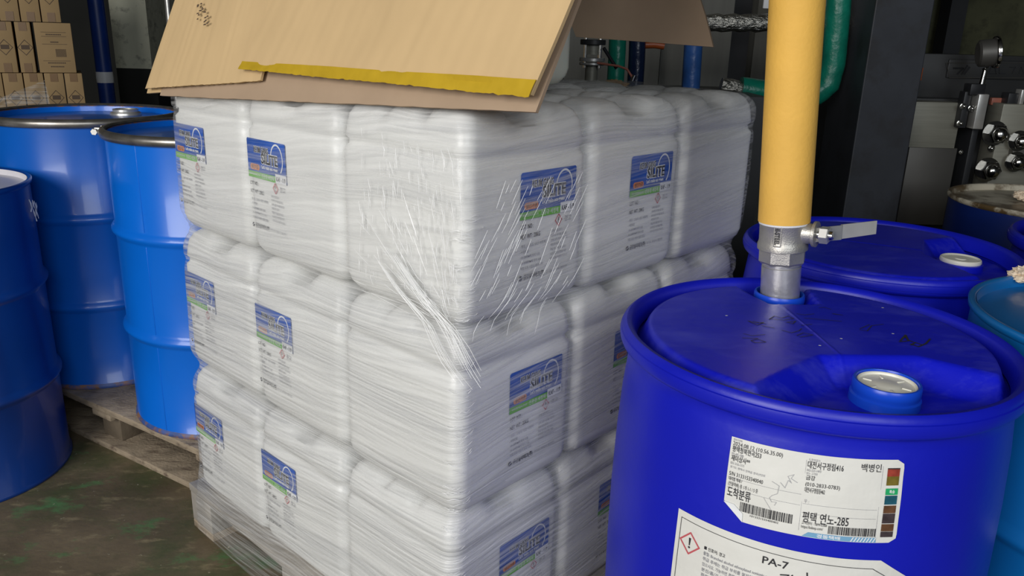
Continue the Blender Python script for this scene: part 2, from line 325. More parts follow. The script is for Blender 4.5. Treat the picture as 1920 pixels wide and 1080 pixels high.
def can_body(wx, wy, h, mb):
    """square jerry can, label face towards -y: ribbed shoulder, two front humps, three side humps, raised spout corner"""
    lv = [(0.0, 0.030), (0.006, 0.014), (0.02, 0.004), (0.035, 0.0), (0.12, 0.0), (0.24, 0.0), (0.262, 0.0), (0.270, 0.006), (0.278, 0.007), (0.284, 0.002), (0.300, 0.004), (0.322, 0.008), (0.338, 0.017), (0.347, 0.030)]
    sc_ = h / 0.350
    def outline(ins):
        pts = []
        base = rrect(wx / 2 - ins, wy / 2 - ins, max(0.010, 0.026 - ins * 0.3), 8)
        for i in range(len(base)):                                    # long sides get extra points so the humps can be cut into them
            p, q = base[i], base[(i + 1) % len(base)]; d = math.hypot(q[0] - p[0], q[1] - p[1]); k = max(1, int(round(d / 0.0125)))
            pts += [(p[0] + (q[0] - p[0]) * j / k, p[1] + (q[1] - p[1]) * j / k) for j in range(k)]
        return pts
    n0 = len(outline(0.0)); ref = outline(0.0); rings = []
    def cut(x, y, s):
        front = math.exp(-(x / 0.050) ** 4) * 0.030
        side = (math.exp(-((y + 0.055) / 0.013) ** 2) + math.exp(-((y - 0.055) / 0.013) ** 2)) * 0.015
        return max(front, side * (1 - math.exp(-(x / 0.1) ** 4)) + side * 0.6) * s
    for z, ins in lv:
        kx = (wx / 2 - ins) / (wx / 2); ky = (wy / 2 - ins) / (wy / 2); ring = []
        for x, y in ref:
            g = smooth(z, 0.312, 0.347); c = cut(x, y, g)
            ring.append((x * kx * (1 - c * 0.35), y * ky * (1 - c * 0.9 * (abs(y) > wy / 2 - 0.03)), z * sc_ - c * 0.75))
        rings.append(ring)
    for s in (0.8, 0.62, 0.45, 0.3, 0.15):
        kx = (wx / 2 - 0.030) / (wx / 2) * s; ring = []
        for x, y in ref:
            c = cut(x * s, y * s, 1.0); ring.append((x * kx, y * kx * wx / wy if False else y * s * (wy / 2 - 0.030) / (wy / 2), h + 0.002 - c * 0.8))
        rings.append(ring)
    o = mb.add([p for r in rings for p in r], [])
    for j in range(len(rings) - 1):
        for i in range(n0): mb.f.append((o + j * n0 + i, o + j * n0 + (i + 1) % n0, o + (j + 1) * n0 + (i + 1) % n0, o + (j + 1) * n0 + i)); mb.m.append(0)
    mb.f.append(tuple(o + i for i in reversed(range(n0)))); mb.m.append(0)
    mb.f.append(tuple(o + (len(rings) - 1) * n0 + i for i in range(n0))); mb.m.append(0)

def can_label(mb):
    """printed label, origin at its top left corner, metres; materials: blue green orange white ink grey red"""
    f = lambda x, y, z: (x, -0.0006 - z, y)
    B, G, O, W, K, GR, R = range(7)
    rad = 0.004; pts = [(0, -0.080), (0.144, -0.080), (0.144, -0.003), (0.141, 0), (0.003, 0), (0, -0.003)]
    mb.flat(pts, f, 0, B)
    rect(mb, 0, -0.080, 0.104, -0.067, f, 0.0004, G); rect(mb, 0.104, -0.080, 0.144, -0.062, f, 0.0004, W)
    mb.flat([(0.010, -0.055), (0.013, -0.0515), (0.042, -0.0515), (0.045, -0.055), (0.045, -0.060), (0.042, -0.0635), (0.013, -0.0635), (0.010, -0.060)], f, 0.0004, O)
    write(mb, '냉간가공', 0.0135, -0.0608, 0.0095, f, 0.0008, K, 0.01, 0.028)
    rring(mb, 0.112, -0.034, 0.0235, 0.0030, -0.95, PI * 0.93, lambda x, y, z: f(0.112 + (x - 0.112) * 0.86, -0.034 + (y + 0.034) * 1.18, z), 0.0004, W)
    write(mb, 'KEUM GANG', 0.027, -0.0265, 0.0165, f, 0.0006, W, 0.075, 0.055); write(mb, 'KEUM GANG', 0.027, -0.0265, 0.0165, f, 0.0010, K, 0.022, 0.055)
    write(mb, 'SILITE', 0.054, -0.0465, 0.0275, f, 0.0006, W, 0.085, 0.062); write(mb, 'SILITE', 0.054, -0.0465, 0.0275, f, 0.0010, K, 0.030, 0.062)
    write(mb, "Let's make eco green", 0.054, -0.0575, 0.0095, f, 0.0006, W, 0.03, 0.060)
    write(mb, 'KAF - 119', 0.107, -0.0760, 0.0125, f, 0.0008, K, 0.02, 0.034)
    write(mb, 'WWW.KEUMGANG.CO.KR', 0.006, -0.0750, 0.0055, f, 0.0008, W, 0.0, 0.040); write(mb, '친환경 세정제', 0.052, -0.0768, 0.0100, f, 0.0008, W, 0.0, 0.046)
    write(mb, 'LOT  NO :', 0.003, -0.096, 0.0110, f, 0.0002, K, 0.012, 0.032); write(mb, 'NET  WT : 20KG', 0.003, -0.113, 0.0110, f, 0.0002, K, 0.008, 0.050)
    cx, cy = 0.101, -0.0925
    stroke(mb, [(cx, cy + 0.0105), (cx + 0.0088, cy), (cx, cy - 0.0105), (cx - 0.0088, cy), (cx, cy + 0.0105)], 0.0016, f, 0.0002, R)
    rect(mb, cx - 0.0008, cy - 0.0015, cx + 0.0008, cy + 0.0055, f, 0.0002, K); rect(mb, cx - 0.0008, cy - 0.0050, cx + 0.0008, cy - 0.0032, f, 0.0002, K)
    write(mb, '경고', 0.116, -0.0965, 0.0120, f, 0.0002, GR, 0.0, 0.020)
    y = -0.128
    for t, w in (('- 용도 : 고농도 냉간 세정제', 0.066), ('- 사용방법', 0.022), ('  10~50PPM에 희석 사용', 0.052), ('  20~50배PPM에 희석 사용', 0.056), ('  직접 도포 사용시 물로 헹굼', 0.062)):
        write(mb, t, 0.002, y, 0.0062, f, 0.0002, GR, 0.006, w); y -= 0.0098
    y = -0.112
    for t, w in (('유해 위험 문구', 0.030), ('피부에 자극을 일으킴', 0.042), ('눈에 심한 자극을 일으킴', 0.046), ('예방조치 문구', 0.028), ('취급 후 손을 씻으시오', 0.042), ('보호장갑 보안경을 착용', 0.044), ('피부에 묻으면 물로 씻으시오', 0.048)):
        write(mb, t, 0.082, y, 0.0055, f, 0.0002, GR, 0.004, w); y -= 0.0083
    mb.flat(ellipse(0.006, -0.182, 0.0048, 0.0048, 16), f, 0.0002, K); mb.flat([(0.002, -0.184), (0.0105, -0.180), (0.0105, -0.1785), (0.002, -0.1825)], f, 0.0005, W)
    write(mb, '금강실리테크(주)', 0.014, -0.1855, 0.0105, f, 0.0002, K, 0.018, 0.054); write(mb, '경기도 화성시 팔탄면', 0.072, -0.1845, 0.0065, f, 0.0002, GR, 0.0, 0.058)
LABEL_MATS = [M_LBLUE, M_LGREEN, M_LORANGE, M_LWHITE, M_INK, M_GREYINK, M_RED]
CAN_H = TIER - 0.004
def make_can(wx, wy, lab_x, translucent=False):
    root = thing('jerry_can', None, None, (0, 0, 0), None, True)
    mb = MB(); can_body(wx, wy, CAN_H, mb); mb.build('body', M_CANTR if translucent else M_CAN, root, True, 60)
    mb = MB(); z = CAN_H - 0.048                                        # handle bridging the channel between the humps
    mb.tube([(0, -0.085, z - 0.004), (0, -0.070, z + 0.020), (0, -0.045, z + 0.030), (0, 0.045, z + 0.030), (0, 0.070, z + 0.020), (0, 0.085, z - 0.004)], [0.013, 0.013, 0.012, 0.012, 0.013, 0.013], 12); mb.build('handle', M_CANTR if translucent else M_CAN, root)
    mb = MB(); mb.lathe([(0.0, 0.0), (0.023, 0.0), (0.023, 0.016), (0.021, 0.018), (0, 0.018)], 28, c=(0, 0.112, CAN_H - 0.030)); mb.build('screw_cap', M_CAPW, root)
    if lab_x is not None:
        mb = MB(); can_label(mb); vs = [(x + lab_x, y - wy / 2 - 0.0018, z + CAN_H - 0.105) for x, y, z in mb.v]; mb.v = vs
        mb.build('label', LABEL_MATS, root, False)
    return root
WA, WB = 0.3275, 0.308
PROTO = {}
PROTO['L'] = make_can(WA, WB, -WA / 2 + 0.011)        # label to the left of the face
PROTO['R'] = make_can(WB, WA, -0.029)                 # label to the right of the face
tier_word = ['bottom', 'middle', 'top']
used_proto = set()
def place_can(kind, tier, ia, ib, rot, label, group):
    p = PROTO[kind]; o = p if kind not in used_proto else copy_tree(p); used_proto.add(kind)
    pos = KS[tier] + DL * (PA * (ia + 0.5)) + DR * (PB * (ib + 0.5)) + UP * (Z0 + TIER * tier + 0.001)
    o.location = pos; o.rotation_euler = (0, 0, rot); tag(o, label, 'jerry can', group); return o
# a can's label face is -y; on the left face it looks along -DR, on the right face along -DL
ROT_L = math.atan2(-DR.x, DR.y); ROT_R = math.atan2(-DL.x, DL.y)
where_L = {2: 'at the far left end of left face', 1: 'middle of the left face'}
where_R = {0: 'at the near stack corner', 1: 'middle of the right face', 2: 'far end of the right face'}
for t in (2, 1, 0):
    g = 'labelled white cans in the wrapped stack'
    for ia in (2, 1): place_can('L', t, ia, 0, ROT_L, f'white can with blue label, {tier_word[t]} tier, {where_L[ia]}', g)
    for ib in (0, 1, 2):
        o = place_can('R', t, 0, ib, ROT_R, (f'white can with blue label, {tier_word[t]} tier, {where_R[ib]}' if ib < 2 else f'white can without visible label, {tier_word[t]} tier, {where_R[ib]}'), g)
        if ib == 2:
            for ch in list(o.children):
                if ch.name.startswith('label'): bpy.data.objects.remove(ch)
# the inner cans turn their unlabelled side outwards
for t in (2, 1, 0):
    for ia, ib in ((1, 1), (2, 1), (1, 2), (2, 2)):
        o = place_can('R', t, ia, ib, ROT_R + PI, f'white can boxed in at the back of the {tier_word[t]} tier behind labelled ones', f'inner cans of the {tier_word[t]} tier')
        for ch in list(o.children):
            if ch.name.startswith('label'): bpy.data.objects.remove(ch)

# stretch film round the stack, down over the pallet and up over the top
def film_inset(z):
    t = (z - Z0) / TIER; e = -0.004
    for j in (1, 2): e += 0.016 * math.exp(-((t - j) / 0.075) ** 2)
    for j in (0, 1): e += 0.004 * math.exp(-((t - (j + 0.78)) / 0.03) ** 2)
    e += 0.004 * math.exp(-((t - 2.78) / 0.03) ** 2)
    e -= 0.017 * smooth(Z0 - z, -0.10, 0.05)
    return e
def film():
    mb = MB(); us = []; levels = []
    z = 0.012
    while z < ZTOP - 0.045: levels.append((z, film_inset(z), 1.0)); z += 0.0125
    for k in range(1, 9):
        a = k / 8 * PI / 2; levels.append((ZTOP - 0.045 + 0.050 * math.sin(a), film_inset(ZTOP - 0.05) + 0.055 * (1 - math.cos(a)), 1.0))
    for s in (0.93, 0.85, 0.75, 0.62, 0.46, 0.3, 0.14): levels.append((ZTOP + 0.006, film_inset(ZTOP - 0.05) + 0.055, s))
    la, lb = 3 * PA, 3 * PB; N = 0; uvs = []
    for z, e, s in levels:
        base = rrect(la / 2 - e, lb / 2 - e, max(0.014, 0.030 - e * 0.3), 9); pts = []
        for i in range(len(base)):
            p, q = base[i], base[(i + 1) % len(base)]; d = math.hypot(q[0] - p[0], q[1] - p[1]); k = 36 if d > 0.3 else 1
            pts += [(p[0] + (q[0] - p[0]) * j / k, p[1] + (q[1] - p[1]) * j / k) for j in range(k)]
        N = len(pts); per = 0.0
        for i, (x, y) in enumerate(pts):
            if i: per += math.hypot(x - pts[i - 1][0], y - pts[i - 1][1])
            w = noise.noise(Vector((x * 7, y * 7, z * 9))) * 0.003; r = math.hypot(x, y)
            # between two cans of the upper edge the film sags a little
            sag = 0.0
            if z > ZTOP - 0.06: sag = 0.010 * (0.5 + noise.noise(Vector((x * 9, y * 9, 2.0)))) * (1 if s >= 1 else 0.55)
            dz = noise.noise(Vector((x * 14, y * 14, 5.0))) * 0.004 if s < 1 else 0
            mb.v.append(tuple(stack_pt(la / 2 + x * s * (1 + w / r), lb / 2 + y * s * (1 + w / r), z - sag + min(0, dz))))
            uvs.append((per, z + (1 - s) * 0.45))
    for j in range(len(levels) - 1):
        for i in range(N): mb.f.append((j * N + i, j * N + (i + 1) % N, (j + 1) * N + (i + 1) % N, (j + 1) * N + i)); mb.m.append(0)
    mb.f.append(tuple((len(levels) - 1) * N + i for i in range(N))); mb.m.append(0)
    o = mb.build('stretch_film', M_FILM, None, True, 80)
    lay = o.data.uv_layers.new(name='UVMap')
    for p in o.data.polygons:
        idx = list(p.vertices); wrapseam = any(i % N == 0 for i in idx) and any(i % N == N - 1 for i in idx)
        for li, vi in zip(p.loop_indices, idx):
            u, v = uvs[vi]
            if wrapseam and vi % N == 0: u = uvs[vi + N - 1][0] + 0.01
            lay.data[li].uv = (u, v)
    tag(o, 'clear stretch film wrapped tightly round the pallet stack of white cans', 'plastic film')
    # gathered strands of film: a fan on the left face running down to the waist of the near corner, and shorter ones on the right face
    st = MB(); rnd = random.Random(11)
    for k in range(70):
        q = rnd.random(); a0 = 0.03 + 0.30 * q ** 1.3; z0 = ZTOP - 0.13 - rnd.random() * 0.22; t1 = rnd.uniform(0.25, 1.0)
        end = (-0.004 + rnd.random() * 0.03, Z0 + 2 * TIER - 0.02 + rnd.random() * 0.05)
        s0 = rnd.uniform(0, 0.6); L_ = rnd.uniform(0.08, 0.4); P = []
        for i in range(6):
            t = min(1, s0 + L_ * i / 5); a = a0 + (end[0] - a0) * t; zz = z0 + (end[1] - z0) * (t ** 0.9)
            P.append(stack_pt(a, -0.008 + film_inset(zz) * 0.9 + 0.0, zz))
        st.tube(P, [0.0002, 0.0004, 0.0005, 0.0005, 0.0004, 0.0002], 4)
    for k in range(170):                                               # short crinkles beside the near corner
        a0 = rnd.random() ** 1.5 * 0.27; z0 = ZTOP - 0.05 - rnd.random() * 0.25; L_ = rnd.uniform(0.008, 0.035); dr_ = rnd.uniform(-0.15, 0.35); P = []
        for i in range(3): t = i / 2; zz = z0 - L_ * t; P.append(stack_pt(a0 - L_ * dr_ * t, film_inset(zz) - 0.0015, zz))
        st.tube(P, [0.0002, 0.0005, 0.0002], 4)
    for k in range(16):                                                # the tight rope of film at the foot of the fan
        o0 = k * 0.003; P = []
        for i in range(7):
            t = i / 6; a = 0.175 - 0.02 * (k % 4) + (-0.002 - 0.175) * t + o0 * (1 - t); zz = ZTOP - 0.245 - 0.01 * (k % 5) + (Z0 + 2 * TIER - 0.045 - ZTOP + 0.25) * t
            P.append(stack_pt(a, -0.010 + film_inset(zz) * 0.8, zz))
        st.tube(P, [0.0003, 0.0005, 0.0006, 0.0006, 0.0006, 0.0006, 0.0003], 4)
    for k in range(85):
        b0 = 0.03 + rnd.random() * 0.27; z0 = ZTOP - 0.11 - rnd.random() * 0.25 ; L_ = rnd.uniform(0.015, 0.07)
        ang = math.radians(rnd.uniform(50, 66)); P = []
        if z0 < ZTOP - 0.12 - (0.30 - b0) * 0.2: pass
        for i in range(4):
            t = i / 3; b = b0 - L_ * math.cos(ang) * t; zz = z0 - L_ * math.sin(ang) * t
            P.append(stack_pt(-0.007 + film_inset(zz) * 0.9, b, zz))
        st.tube(P, [0.0002, 0.0004, 0.0004, 0.0002], 4)
    for k in range(150):                                               # crinkles across the near corner, white strands painted in for its highlights
        zz = rnd.uniform(Z0 + 0.06, ZTOP - 0.16); r_ = 0.030; f0 = rnd.uniform(-0.1, 0.9); f1 = f0 + rnd.uniform(0.25, 0.8); ins = film_inset(zz) - 0.0012; P = []
        for i in range(7):
            f_ = (f0 + (f1 - f0) * i / 6) * PI / 2; P.append(stack_pt(ins + r_ - r_ * math.sin(f_), ins + r_ - r_ * math.cos(f_), zz + 0.002 * math.sin(i + k)))
        st.tube(P, [0.0002, 0.0004, 0.0005, 0.0006, 0.0005, 0.0004, 0.0002], 4)
    s_o = st.build('film_strand_glint', M_THREAD, o); s_o['kind'] = 'stuff'; s_o['label'] = 'stretched strands of the film, some painted in as glints'
film()

# pallet under the stack
def slab(mb, a0, a1, b0, b1, z0, z1, mi=0, bev=0.003):
    c = KS[0] + DL * ((a0 + a1) / 2) + DR * ((b0 + b1) / 2) + UP * ((z0 + z1) / 2)
    mb.bbox(c, (a1 - a0, b1 - b0, z1 - z0), bev, mi, Matrix((DL, DR, UP)).transposed() if True else None)
pal = thing('wooden_pallet', 'grey wooden pallet under the film wrapped stack of white cans', 'pallet', KS[0] + DL * 0.5 + DR * 0.45)
for b0 in (-0.016, 0.17, 0.37, 0.57, 0.772):
    mb = MB(); slab(mb, 0.002, 1.03, b0, b0 + 0.155, 0.112, Z0 - 0.0005); mb.build('deck_board', M_WOODG, pal)
for a0 in (0.004, 0.46, 0.918):
    for b0 in (-0.014, 0.40, 0.815): mb = MB(); slab(mb, a0, a0 + 0.11, b0, b0 + 0.11, 0.024, 0.112); mb.build('block', M_WOODG, pal)
for a0 in (0.004, 0.46, 0.918): mb = MB(); slab(mb, a0, a0 + 0.11, -0.014, 0.925, 0.0, 0.024); mb.build('bottom_board', M_WOOD, pal)

# ------------------------------------------------------------------ flattened cardboard over a can on top of the stack
tc = make_can(0.30, 0.29, None, True)
TCB = stack_pt(0.325, 0.322, ZTOP + 0.011); tc.location = TCB; tc.rotation_euler = (0, 0, ROT_R)
tag(tc, 'translucent off white plastic can standing on the stack under the cardboard', 'jerry can')
P1 = stack_pt(1.03, -0.035, 1.160); Q1 = Vector((0.024, 1.135, 1.214))
E1 = (Q1 - P1).normalized()
UPN = (DR * 0.30 + UP * 1.0); UPN = (UPN - E1 * UPN.dot(E1)).normalized(); NRM = E1.cross(UPN).normalized()
if NRM.dot(EYE - P1) < 0: NRM = -NRM
def on_plane(px, py, off, p0=None, n=None):
    p0 = (p0 or P1) + (n or NRM) * off; n = n or NRM; d = ray(px, py); return EYE + d * ((p0 - EYE).dot(n) / d.dot(n))
def panel(mb, c4, n, th, nu=24, nv=12, wob=0.004, seed=0.0, mi=0, mi2=None, rag=0.0015):
    """a sheet of board between four corners (bl, br, tr, tl): two faces and four edges, gently warped"""
    bl, br, tr, tl = [Vector(c) for c in c4]; n = Vector(n).normalized(); mi2 = mi if mi2 is None else mi2
    def P(u, v, back):
        p = bl.lerp(br, u).lerp(tl.lerp(tr, u), v)
        p = p + n * (wob * noise.noise(Vector((u * 4 + seed, v * 3, seed))) + 0.0011 * noise.noise(Vector((u * 38 + seed, v * 1.5, seed + 9))) - (th if back else 0))
        if v == 0: p = p + (tl - bl).normalized() * rag * noise.noise(Vector((u * 60, seed, 3)))
        return p
    o1 = mb.grid(nu, nv, lambda u, v: P(u, v, False), mi); o2 = mb.grid(nu, nv, lambda u, v: P(u, v, True), mi2)
    def strip(ids):
        for a, b in zip(ids, ids[1:]): mb.f.append((o1 + a, o1 + b, o2 + b, o2 + a)); mb.m.append(mi2)
    strip(list(range(nu))); strip([j * nu for j in range(nv)]); strip([j * nu + nu - 1 for j in range(nv)]); strip([(nv - 1) * nu + i for i in range(nu)])
cb = thing('cardboard_box', 'opened out brown cardboard box with yellow taped edge draped over the stack', 'cardboard box', P1)
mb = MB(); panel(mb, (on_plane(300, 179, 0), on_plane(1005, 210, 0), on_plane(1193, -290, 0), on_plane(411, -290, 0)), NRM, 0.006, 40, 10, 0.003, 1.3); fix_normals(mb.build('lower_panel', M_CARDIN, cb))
FO = 0.022
mb = MB(); fp = (on_plane(451, 127, FO), on_plane(996, 178, FO), on_plane(1196, -285, FO), on_plane(648, -285, FO)); panel(mb, fp, NRM, 0.006, 120, 14, 0.004, 4.1); fpo = fix_normals(mb.build('front_panel', M_CARD, cb))
mb = MB(); up_l = (fp[3] - fp[0]).normalized(); up_r = (fp[2] - fp[1]).normalized(); tp = (fp[0] - up_l * 0.004 + NRM * 0.0032, fp[1] - up_r * 0.004 + NRM * 0.0032, fp[1] + up_r * 0.021 + NRM * 0.0032, fp[0] + up_l * 0.014 + NRM * 0.0032)
panel(mb, tp, NRM, 0.0012, 120, 4, 0.004, 4.1, rag=0.0025); fix_normals(mb.build('tape_strip', M_TAPE, fpo)); 
lp0 = at(487, 150, 1.60)
FL_P = on_plane(487, 151, FO * 0.55)
mb = MB(); lq = (on_plane(273, 166, 0.012), on_plane(488, 151, 0.012), on_plane(595, -285, 0.016), on_plane(421, -285, 0.014)); panel(mb, (lq[0], lq[1], lq[2], lq[3]), NRM, 0.005, 70, 12, 0.004, 9.4); lf = fix_normals(mb.build('left_flap', M_CARD, cb))
mb = MB(); lq2 = (on_plane(276, 175, -0.004), on_plane(482, 162, -0.004), on_plane(520, 60, -0.004), on_plane(315, 60, -0.004)); panel(mb, lq2, NRM, 0.005, 24, 6, 0.004, 2.4); fix_normals(mb.build('folded_flap', M_CARD, cb))
# marks on the left flap
mk = MB()
def flapfn(x, y, z): return on_plane(x, y, 0.0205 + z)
for k in range(16):
    x = 378 + random.uniform(-10, 14); y = 6 + k * 2.6; mk.flat([(x, y), (x + random.uniform(2, 6), y - 1), (x + random.uniform(2, 5), y + 2), (x - 1, y + 2.5)], flapfn, 0, 0)
mk.build('ink_stain', M_CARTINK, lf, False)
# far panel: leans back over the can and shows its shaded inner side
RA = at(1080, 69, 1.86); RB = at(1337, 88, 1.66); RC = at(1214, -230, 1.80); RD = at(960, -240, 2.02)
rn = (RB - RA).cross(RD - RA).normalized()
if rn.dot(EYE - RA) < 0: rn = -rn
mb = MB(); 
def rp(u, v):
    p = RA.lerp(RB, u).lerp(RD.lerp(RC, u), v); bow = 0.012 * math.sin(PI * min(1, v * 1.6)) * u
    return p + (RB - RA).normalized() * bow
o1 = mb.grid(20, 12, lambda u, v: rp(u, v) + rn * 0.003 * noise.noise(Vector((u * 4, v * 4, 7)))); o2 = mb.grid(20, 12, lambda u, v: rp(u, v) - rn * 0.006)
for ids in (list(range(20)), [j * 20 for j in range(12)], [j * 20 + 19 for j in range(12)], [11 * 20 + i for i in range(20)]):
    for a, b in zip(ids, ids[1:]): mb.f.append((o1 + a, o1 + b, o2 + b, o2 + a)); mb.m.append(0)
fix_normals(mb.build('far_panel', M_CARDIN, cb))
# the top of the opened box, above the picture, joins the panels over the can
mb = MB(); panel(mb, (on_plane(411, -288, 0), on_plane(1193, -288, 0), RC + UP * 0.012, RD.lerp(RC, -2.6) + UP * 0.02), UP, 0.006, 16, 8, 0.004, 5.5); fix_normals(mb.build('top_panel', M_CARD, cb))

# ------------------------------------------------------------------ plastic drums
def plastic_drum(root, axis_deg, caps, seed=0):
    """local coordinates, z up, floor at 0; recesses with the bungs lie on one diameter"""
    mb = MB()
    prof = [(0.0, 0.0), (0.262, 0.0), (0.272, 0.006), (0.277, 0.02), (0.281, 0.10), (0.286, 0.30), (0.2895, 0.50), (0.2895, 0.60), (0.287, 0.70), (0.283, 0.775), (0.277, 0.835), (0.274, 0.846), (0.276, 0.853),
            (0.285, 0.857), (0.2905, 0.862), (0.2905, 0.866), (0.2925, 0.867), (0.2935, 0.874), (0.2925, 0.8795), (0.2905, 0.8805), (0.2895, 0.886), (0.284, 0.8905), (0.277, 0.889), (0.272, 0.882), (0.2695, 0.868), (0.2665, 0.858)]
    mb.lathe(prof, 144); mb.build('barrel', M_BARREL, root, True, 50)
    ax = math.radians(axis_deg); dx, dy = math.cos(ax), math.sin(ax)
    def zt(x, y):
        r = math.hypot(x, y); z = 0.889 - 0.003 * (r / 0.26) ** 2
        z -= 0.031 * smooth(r, 0.246, 0.2655)
        for s, q0, w0, k, fl in ((1, 0.040, 0.073, 1.35, 0.065), (-1, -0.026, 0.036, 0.20, 0.02)):
            t = s * (x * dx + y * dy); q = abs(s * (-x * dy + y * dx) - q0)
            if t > 0.05:
                hw = w0 + max(0.0, t - 0.090) * k; t0 = 0.090 if s > 0 else 0.135
                d = min(max(0, min(1, (t - t0) / 0.034)), max(0, min(1, (hw - q) / fl)))
                d = d * d * (3 - 2 * d) * 0.3 + d * 0.7
                z = min(z, 0.889 - 0.036 * d)
        q = abs(-x * dy + y * dx)
        if q < 0.003 and r < 0.2: z += 0.0010 * (1 - q / 0.003)
        return z
    top = MB(); NR, NT = 72, 240; top.v.append((0, 0, zt(0, 0)))
    for i in range(1, NR + 1):
        r = 0.267 * i / NR
        for k in range(NT):
            x, y = r * math.cos(2 * PI * k / NT), r * math.sin(2 * PI * k / NT); top.v.append((x, y, zt(x, y)))
    for k in range(NT): top.f.append((0, 1 + k, 1 + (k + 1) % NT)); top.m.append(0)
    for i in range(NR - 1):
        for k in range(NT): a = 1 + i * NT; top.f.append((a + k, a + NT + k, a + NT + (k + 1) % NT, a + (k + 1) % NT)); top.m.append(0)
    head = top.build('drum_head', M_BLUE, root, True, 45)
    for s, kind, (t_, q_), up in ((1, caps[0], (0.168, 0.030), 0.0), (-1, caps[1], (0.204, -0.026), 0.004)):
        c = Vector((dx * t_ - dy * q_, dy * t_ + dx * q_, 0)) * s + Vector((0, 0, up))
        if kind == 'flush':
            cp = MB(); cp.lathe([(0.0, 0.867), (0.041, 0.867), (0.042, 0.870), (0.041, 0.875), (0.039, 0.8765), (0.036, 0.8755), (0.034, 0.874), (0.012, 0.874), (0.010, 0.8755), (0.0, 0.8755)], 48, c=c); cp.build('bung_plug', M_CAPW, root)
            cp = MB(); cp.lathe([(0.047, 0.846), (0.046, 0.866), (0.040, 0.868), (0.0, 0.868)], 48, c=c); cp.build('bung_seat', M_BLUE, root); continue
        col = MB(); col.lathe([(0.0455, 0.846), (0.045, 0.864), (0.0425, 0.866), (0.0425, 0.869), (0.0435, 0.871), (0.0435, 0.881), (0.042, 0.884), (0.0395, 0.884), (0.0385, 0.881), (0.0385, 0.868)], 56, c=c)
        cl = col.build('bung_collar', M_COLLAR, root)
        if kind == 'cap':
            cp = MB(); cp.lathe([(0.0385, 0.870), (0.0385, 0.8800), (0.0372, 0.8815), (0.0355, 0.8805), (0.0345, 0.8780), (0.018, 0.8780), (0.016, 0.8790), (0.0, 0.8790)], 48, c=c)
            for a in range(6): 
                an = a * PI / 3 + 0.4; cp.bbox(c + Vector((0.025 * math.cos(an), 0.025 * math.sin(an), 0.8785)), (0.012, 0.003, 0.002), 0.001, 0, Matrix.Rotation(an, 3, 'Z'))
            cp.build('bung_plug', M_CAPW, cl)
        elif kind == 'bluecap':
            cp = MB(); cp.lathe([(0.0385, 0.872), (0.0385, 0.8855), (0.0345, 0.8825), (0.0, 0.8825)], 48, c=c); cp.build('bung_plug', M_COLLAR, cl)
        elif kind == 'hole':
            cp = MB(); cp.lathe([(0.0385, 0.870), (0.0, 0.869)], 48, c=c); cp.build('bung_hole', M_DARK, cl)
    return head, zt
DA = Vector((0.464, 1.1536, 0.006))
da = thing('plastic_drum', 'blue plastic drum with two stickers and the pump pipe standing in it', 'drum', DA, 'blue plastic drums', True)
AX = -86.0
headA, ztA = plastic_drum(da, AX, ('cap', 'hole'))
# marker writing on the drum head
mk = MB(); SEED = random.Random(5)
def headfn(px, py):
    p = at_z(px, py, 0.894); return (p.x - DA.x, p.y - DA.y)
def mark(pts, w=0.0022):
    q = [headfn(x, y) for x, y in pts]; stroke(mk, q, w, lambda x, y, z: (x, y, ztA(x, y) + 0.0008), 0, 0)
for pts in ([(1402, 603), (1418, 607), (1432, 606), (1420, 611), (1404, 604)], [(1412, 604), (1436, 609)], [(1428, 612), (1452, 617)], [(1442, 600), (1452, 594), (1466, 598), (1478, 594), (1488, 599), (1470, 602), (1452, 600), (1442, 600)],
            [(1474, 606), (1492, 604), (1486, 609), (1476, 606)], [(1394, 627), (1410, 631), (1434, 629)], [(1392, 635), (1420, 636)], [(1408, 640), (1420, 637), (1436, 643), (1416, 644), (1408, 640)], [(1466, 621), (1484, 626), (1498, 622), (1503, 618)],
            [(1494, 631), (1506, 626), (1524, 630), (1500, 634)], [(1502, 612), (1522, 610)], [(1494, 590), (1510, 592), (1526, 590)], [(1508, 598), (1578, 604)], [(1536, 578), (1546, 577), (1558, 581)], [(1560, 589), (1580, 592), (1562, 590)],
            [(1612, 620), (1626, 622), (1634, 612), (1656, 609)], [(1612, 618), (1630, 610)]): mark(pts, 0.0016)
for pts in ([(1688, 640), (1698, 629), (1702, 638), (1712, 642)], [(1686, 642), (1704, 640), (1698, 633)], [(1708, 646), (1722, 651), (1736, 645), (1744, 636)], [(1708, 648), (1716, 643), (1728, 647)]): mark(pts, 0.0028)
for x, y in ((1362, 593), (1577, 637), (1537, 650), (1655, 577), (1674, 627), (1900, 652)):
    p = headfn(x, y); mk.flat(ellipse(p[0], p[1], 0.0022, 0.0018, 8), lambda x, y, z: (x, y, ztA(x, y) + 0.0010), 0, 1)
mk.build('marker_writing', [M_INK, M_LWHITE], headA, False)
def barrel_r(z):
    prof = [(0.281, 0.10), (0.286, 0.30), (0.2895, 0.50), (0.2895, 0.60), (0.287, 0.70), (0.283, 0.775), (0.277, 0.835), (0.274, 0.846)]
    for (r0, z0), (r1, z1) in zip(prof, prof[1:]):
        if z0 <= z <= z1: return r0 + (r1 - r0) * (z - z0) / (z1 - z0)
    return 0.28
def sticker_map(s0, z0, rot, wr=0.0):
    c, s_ = math.cos(rot), math.sin(rot)
    def f(x, y, z):
        s = s0 + x * c - y * s_; t = z0 + x * s_ + y * c; r = barrel_r(t) + 0.0007 + z + wr * (noise.noise(Vector((x * 26, y * 40, 1))) + 0.5)
        th = -PI / 2 + s / 0.284; return (r * math.cos(th), r * math.sin(th), t)
    return f
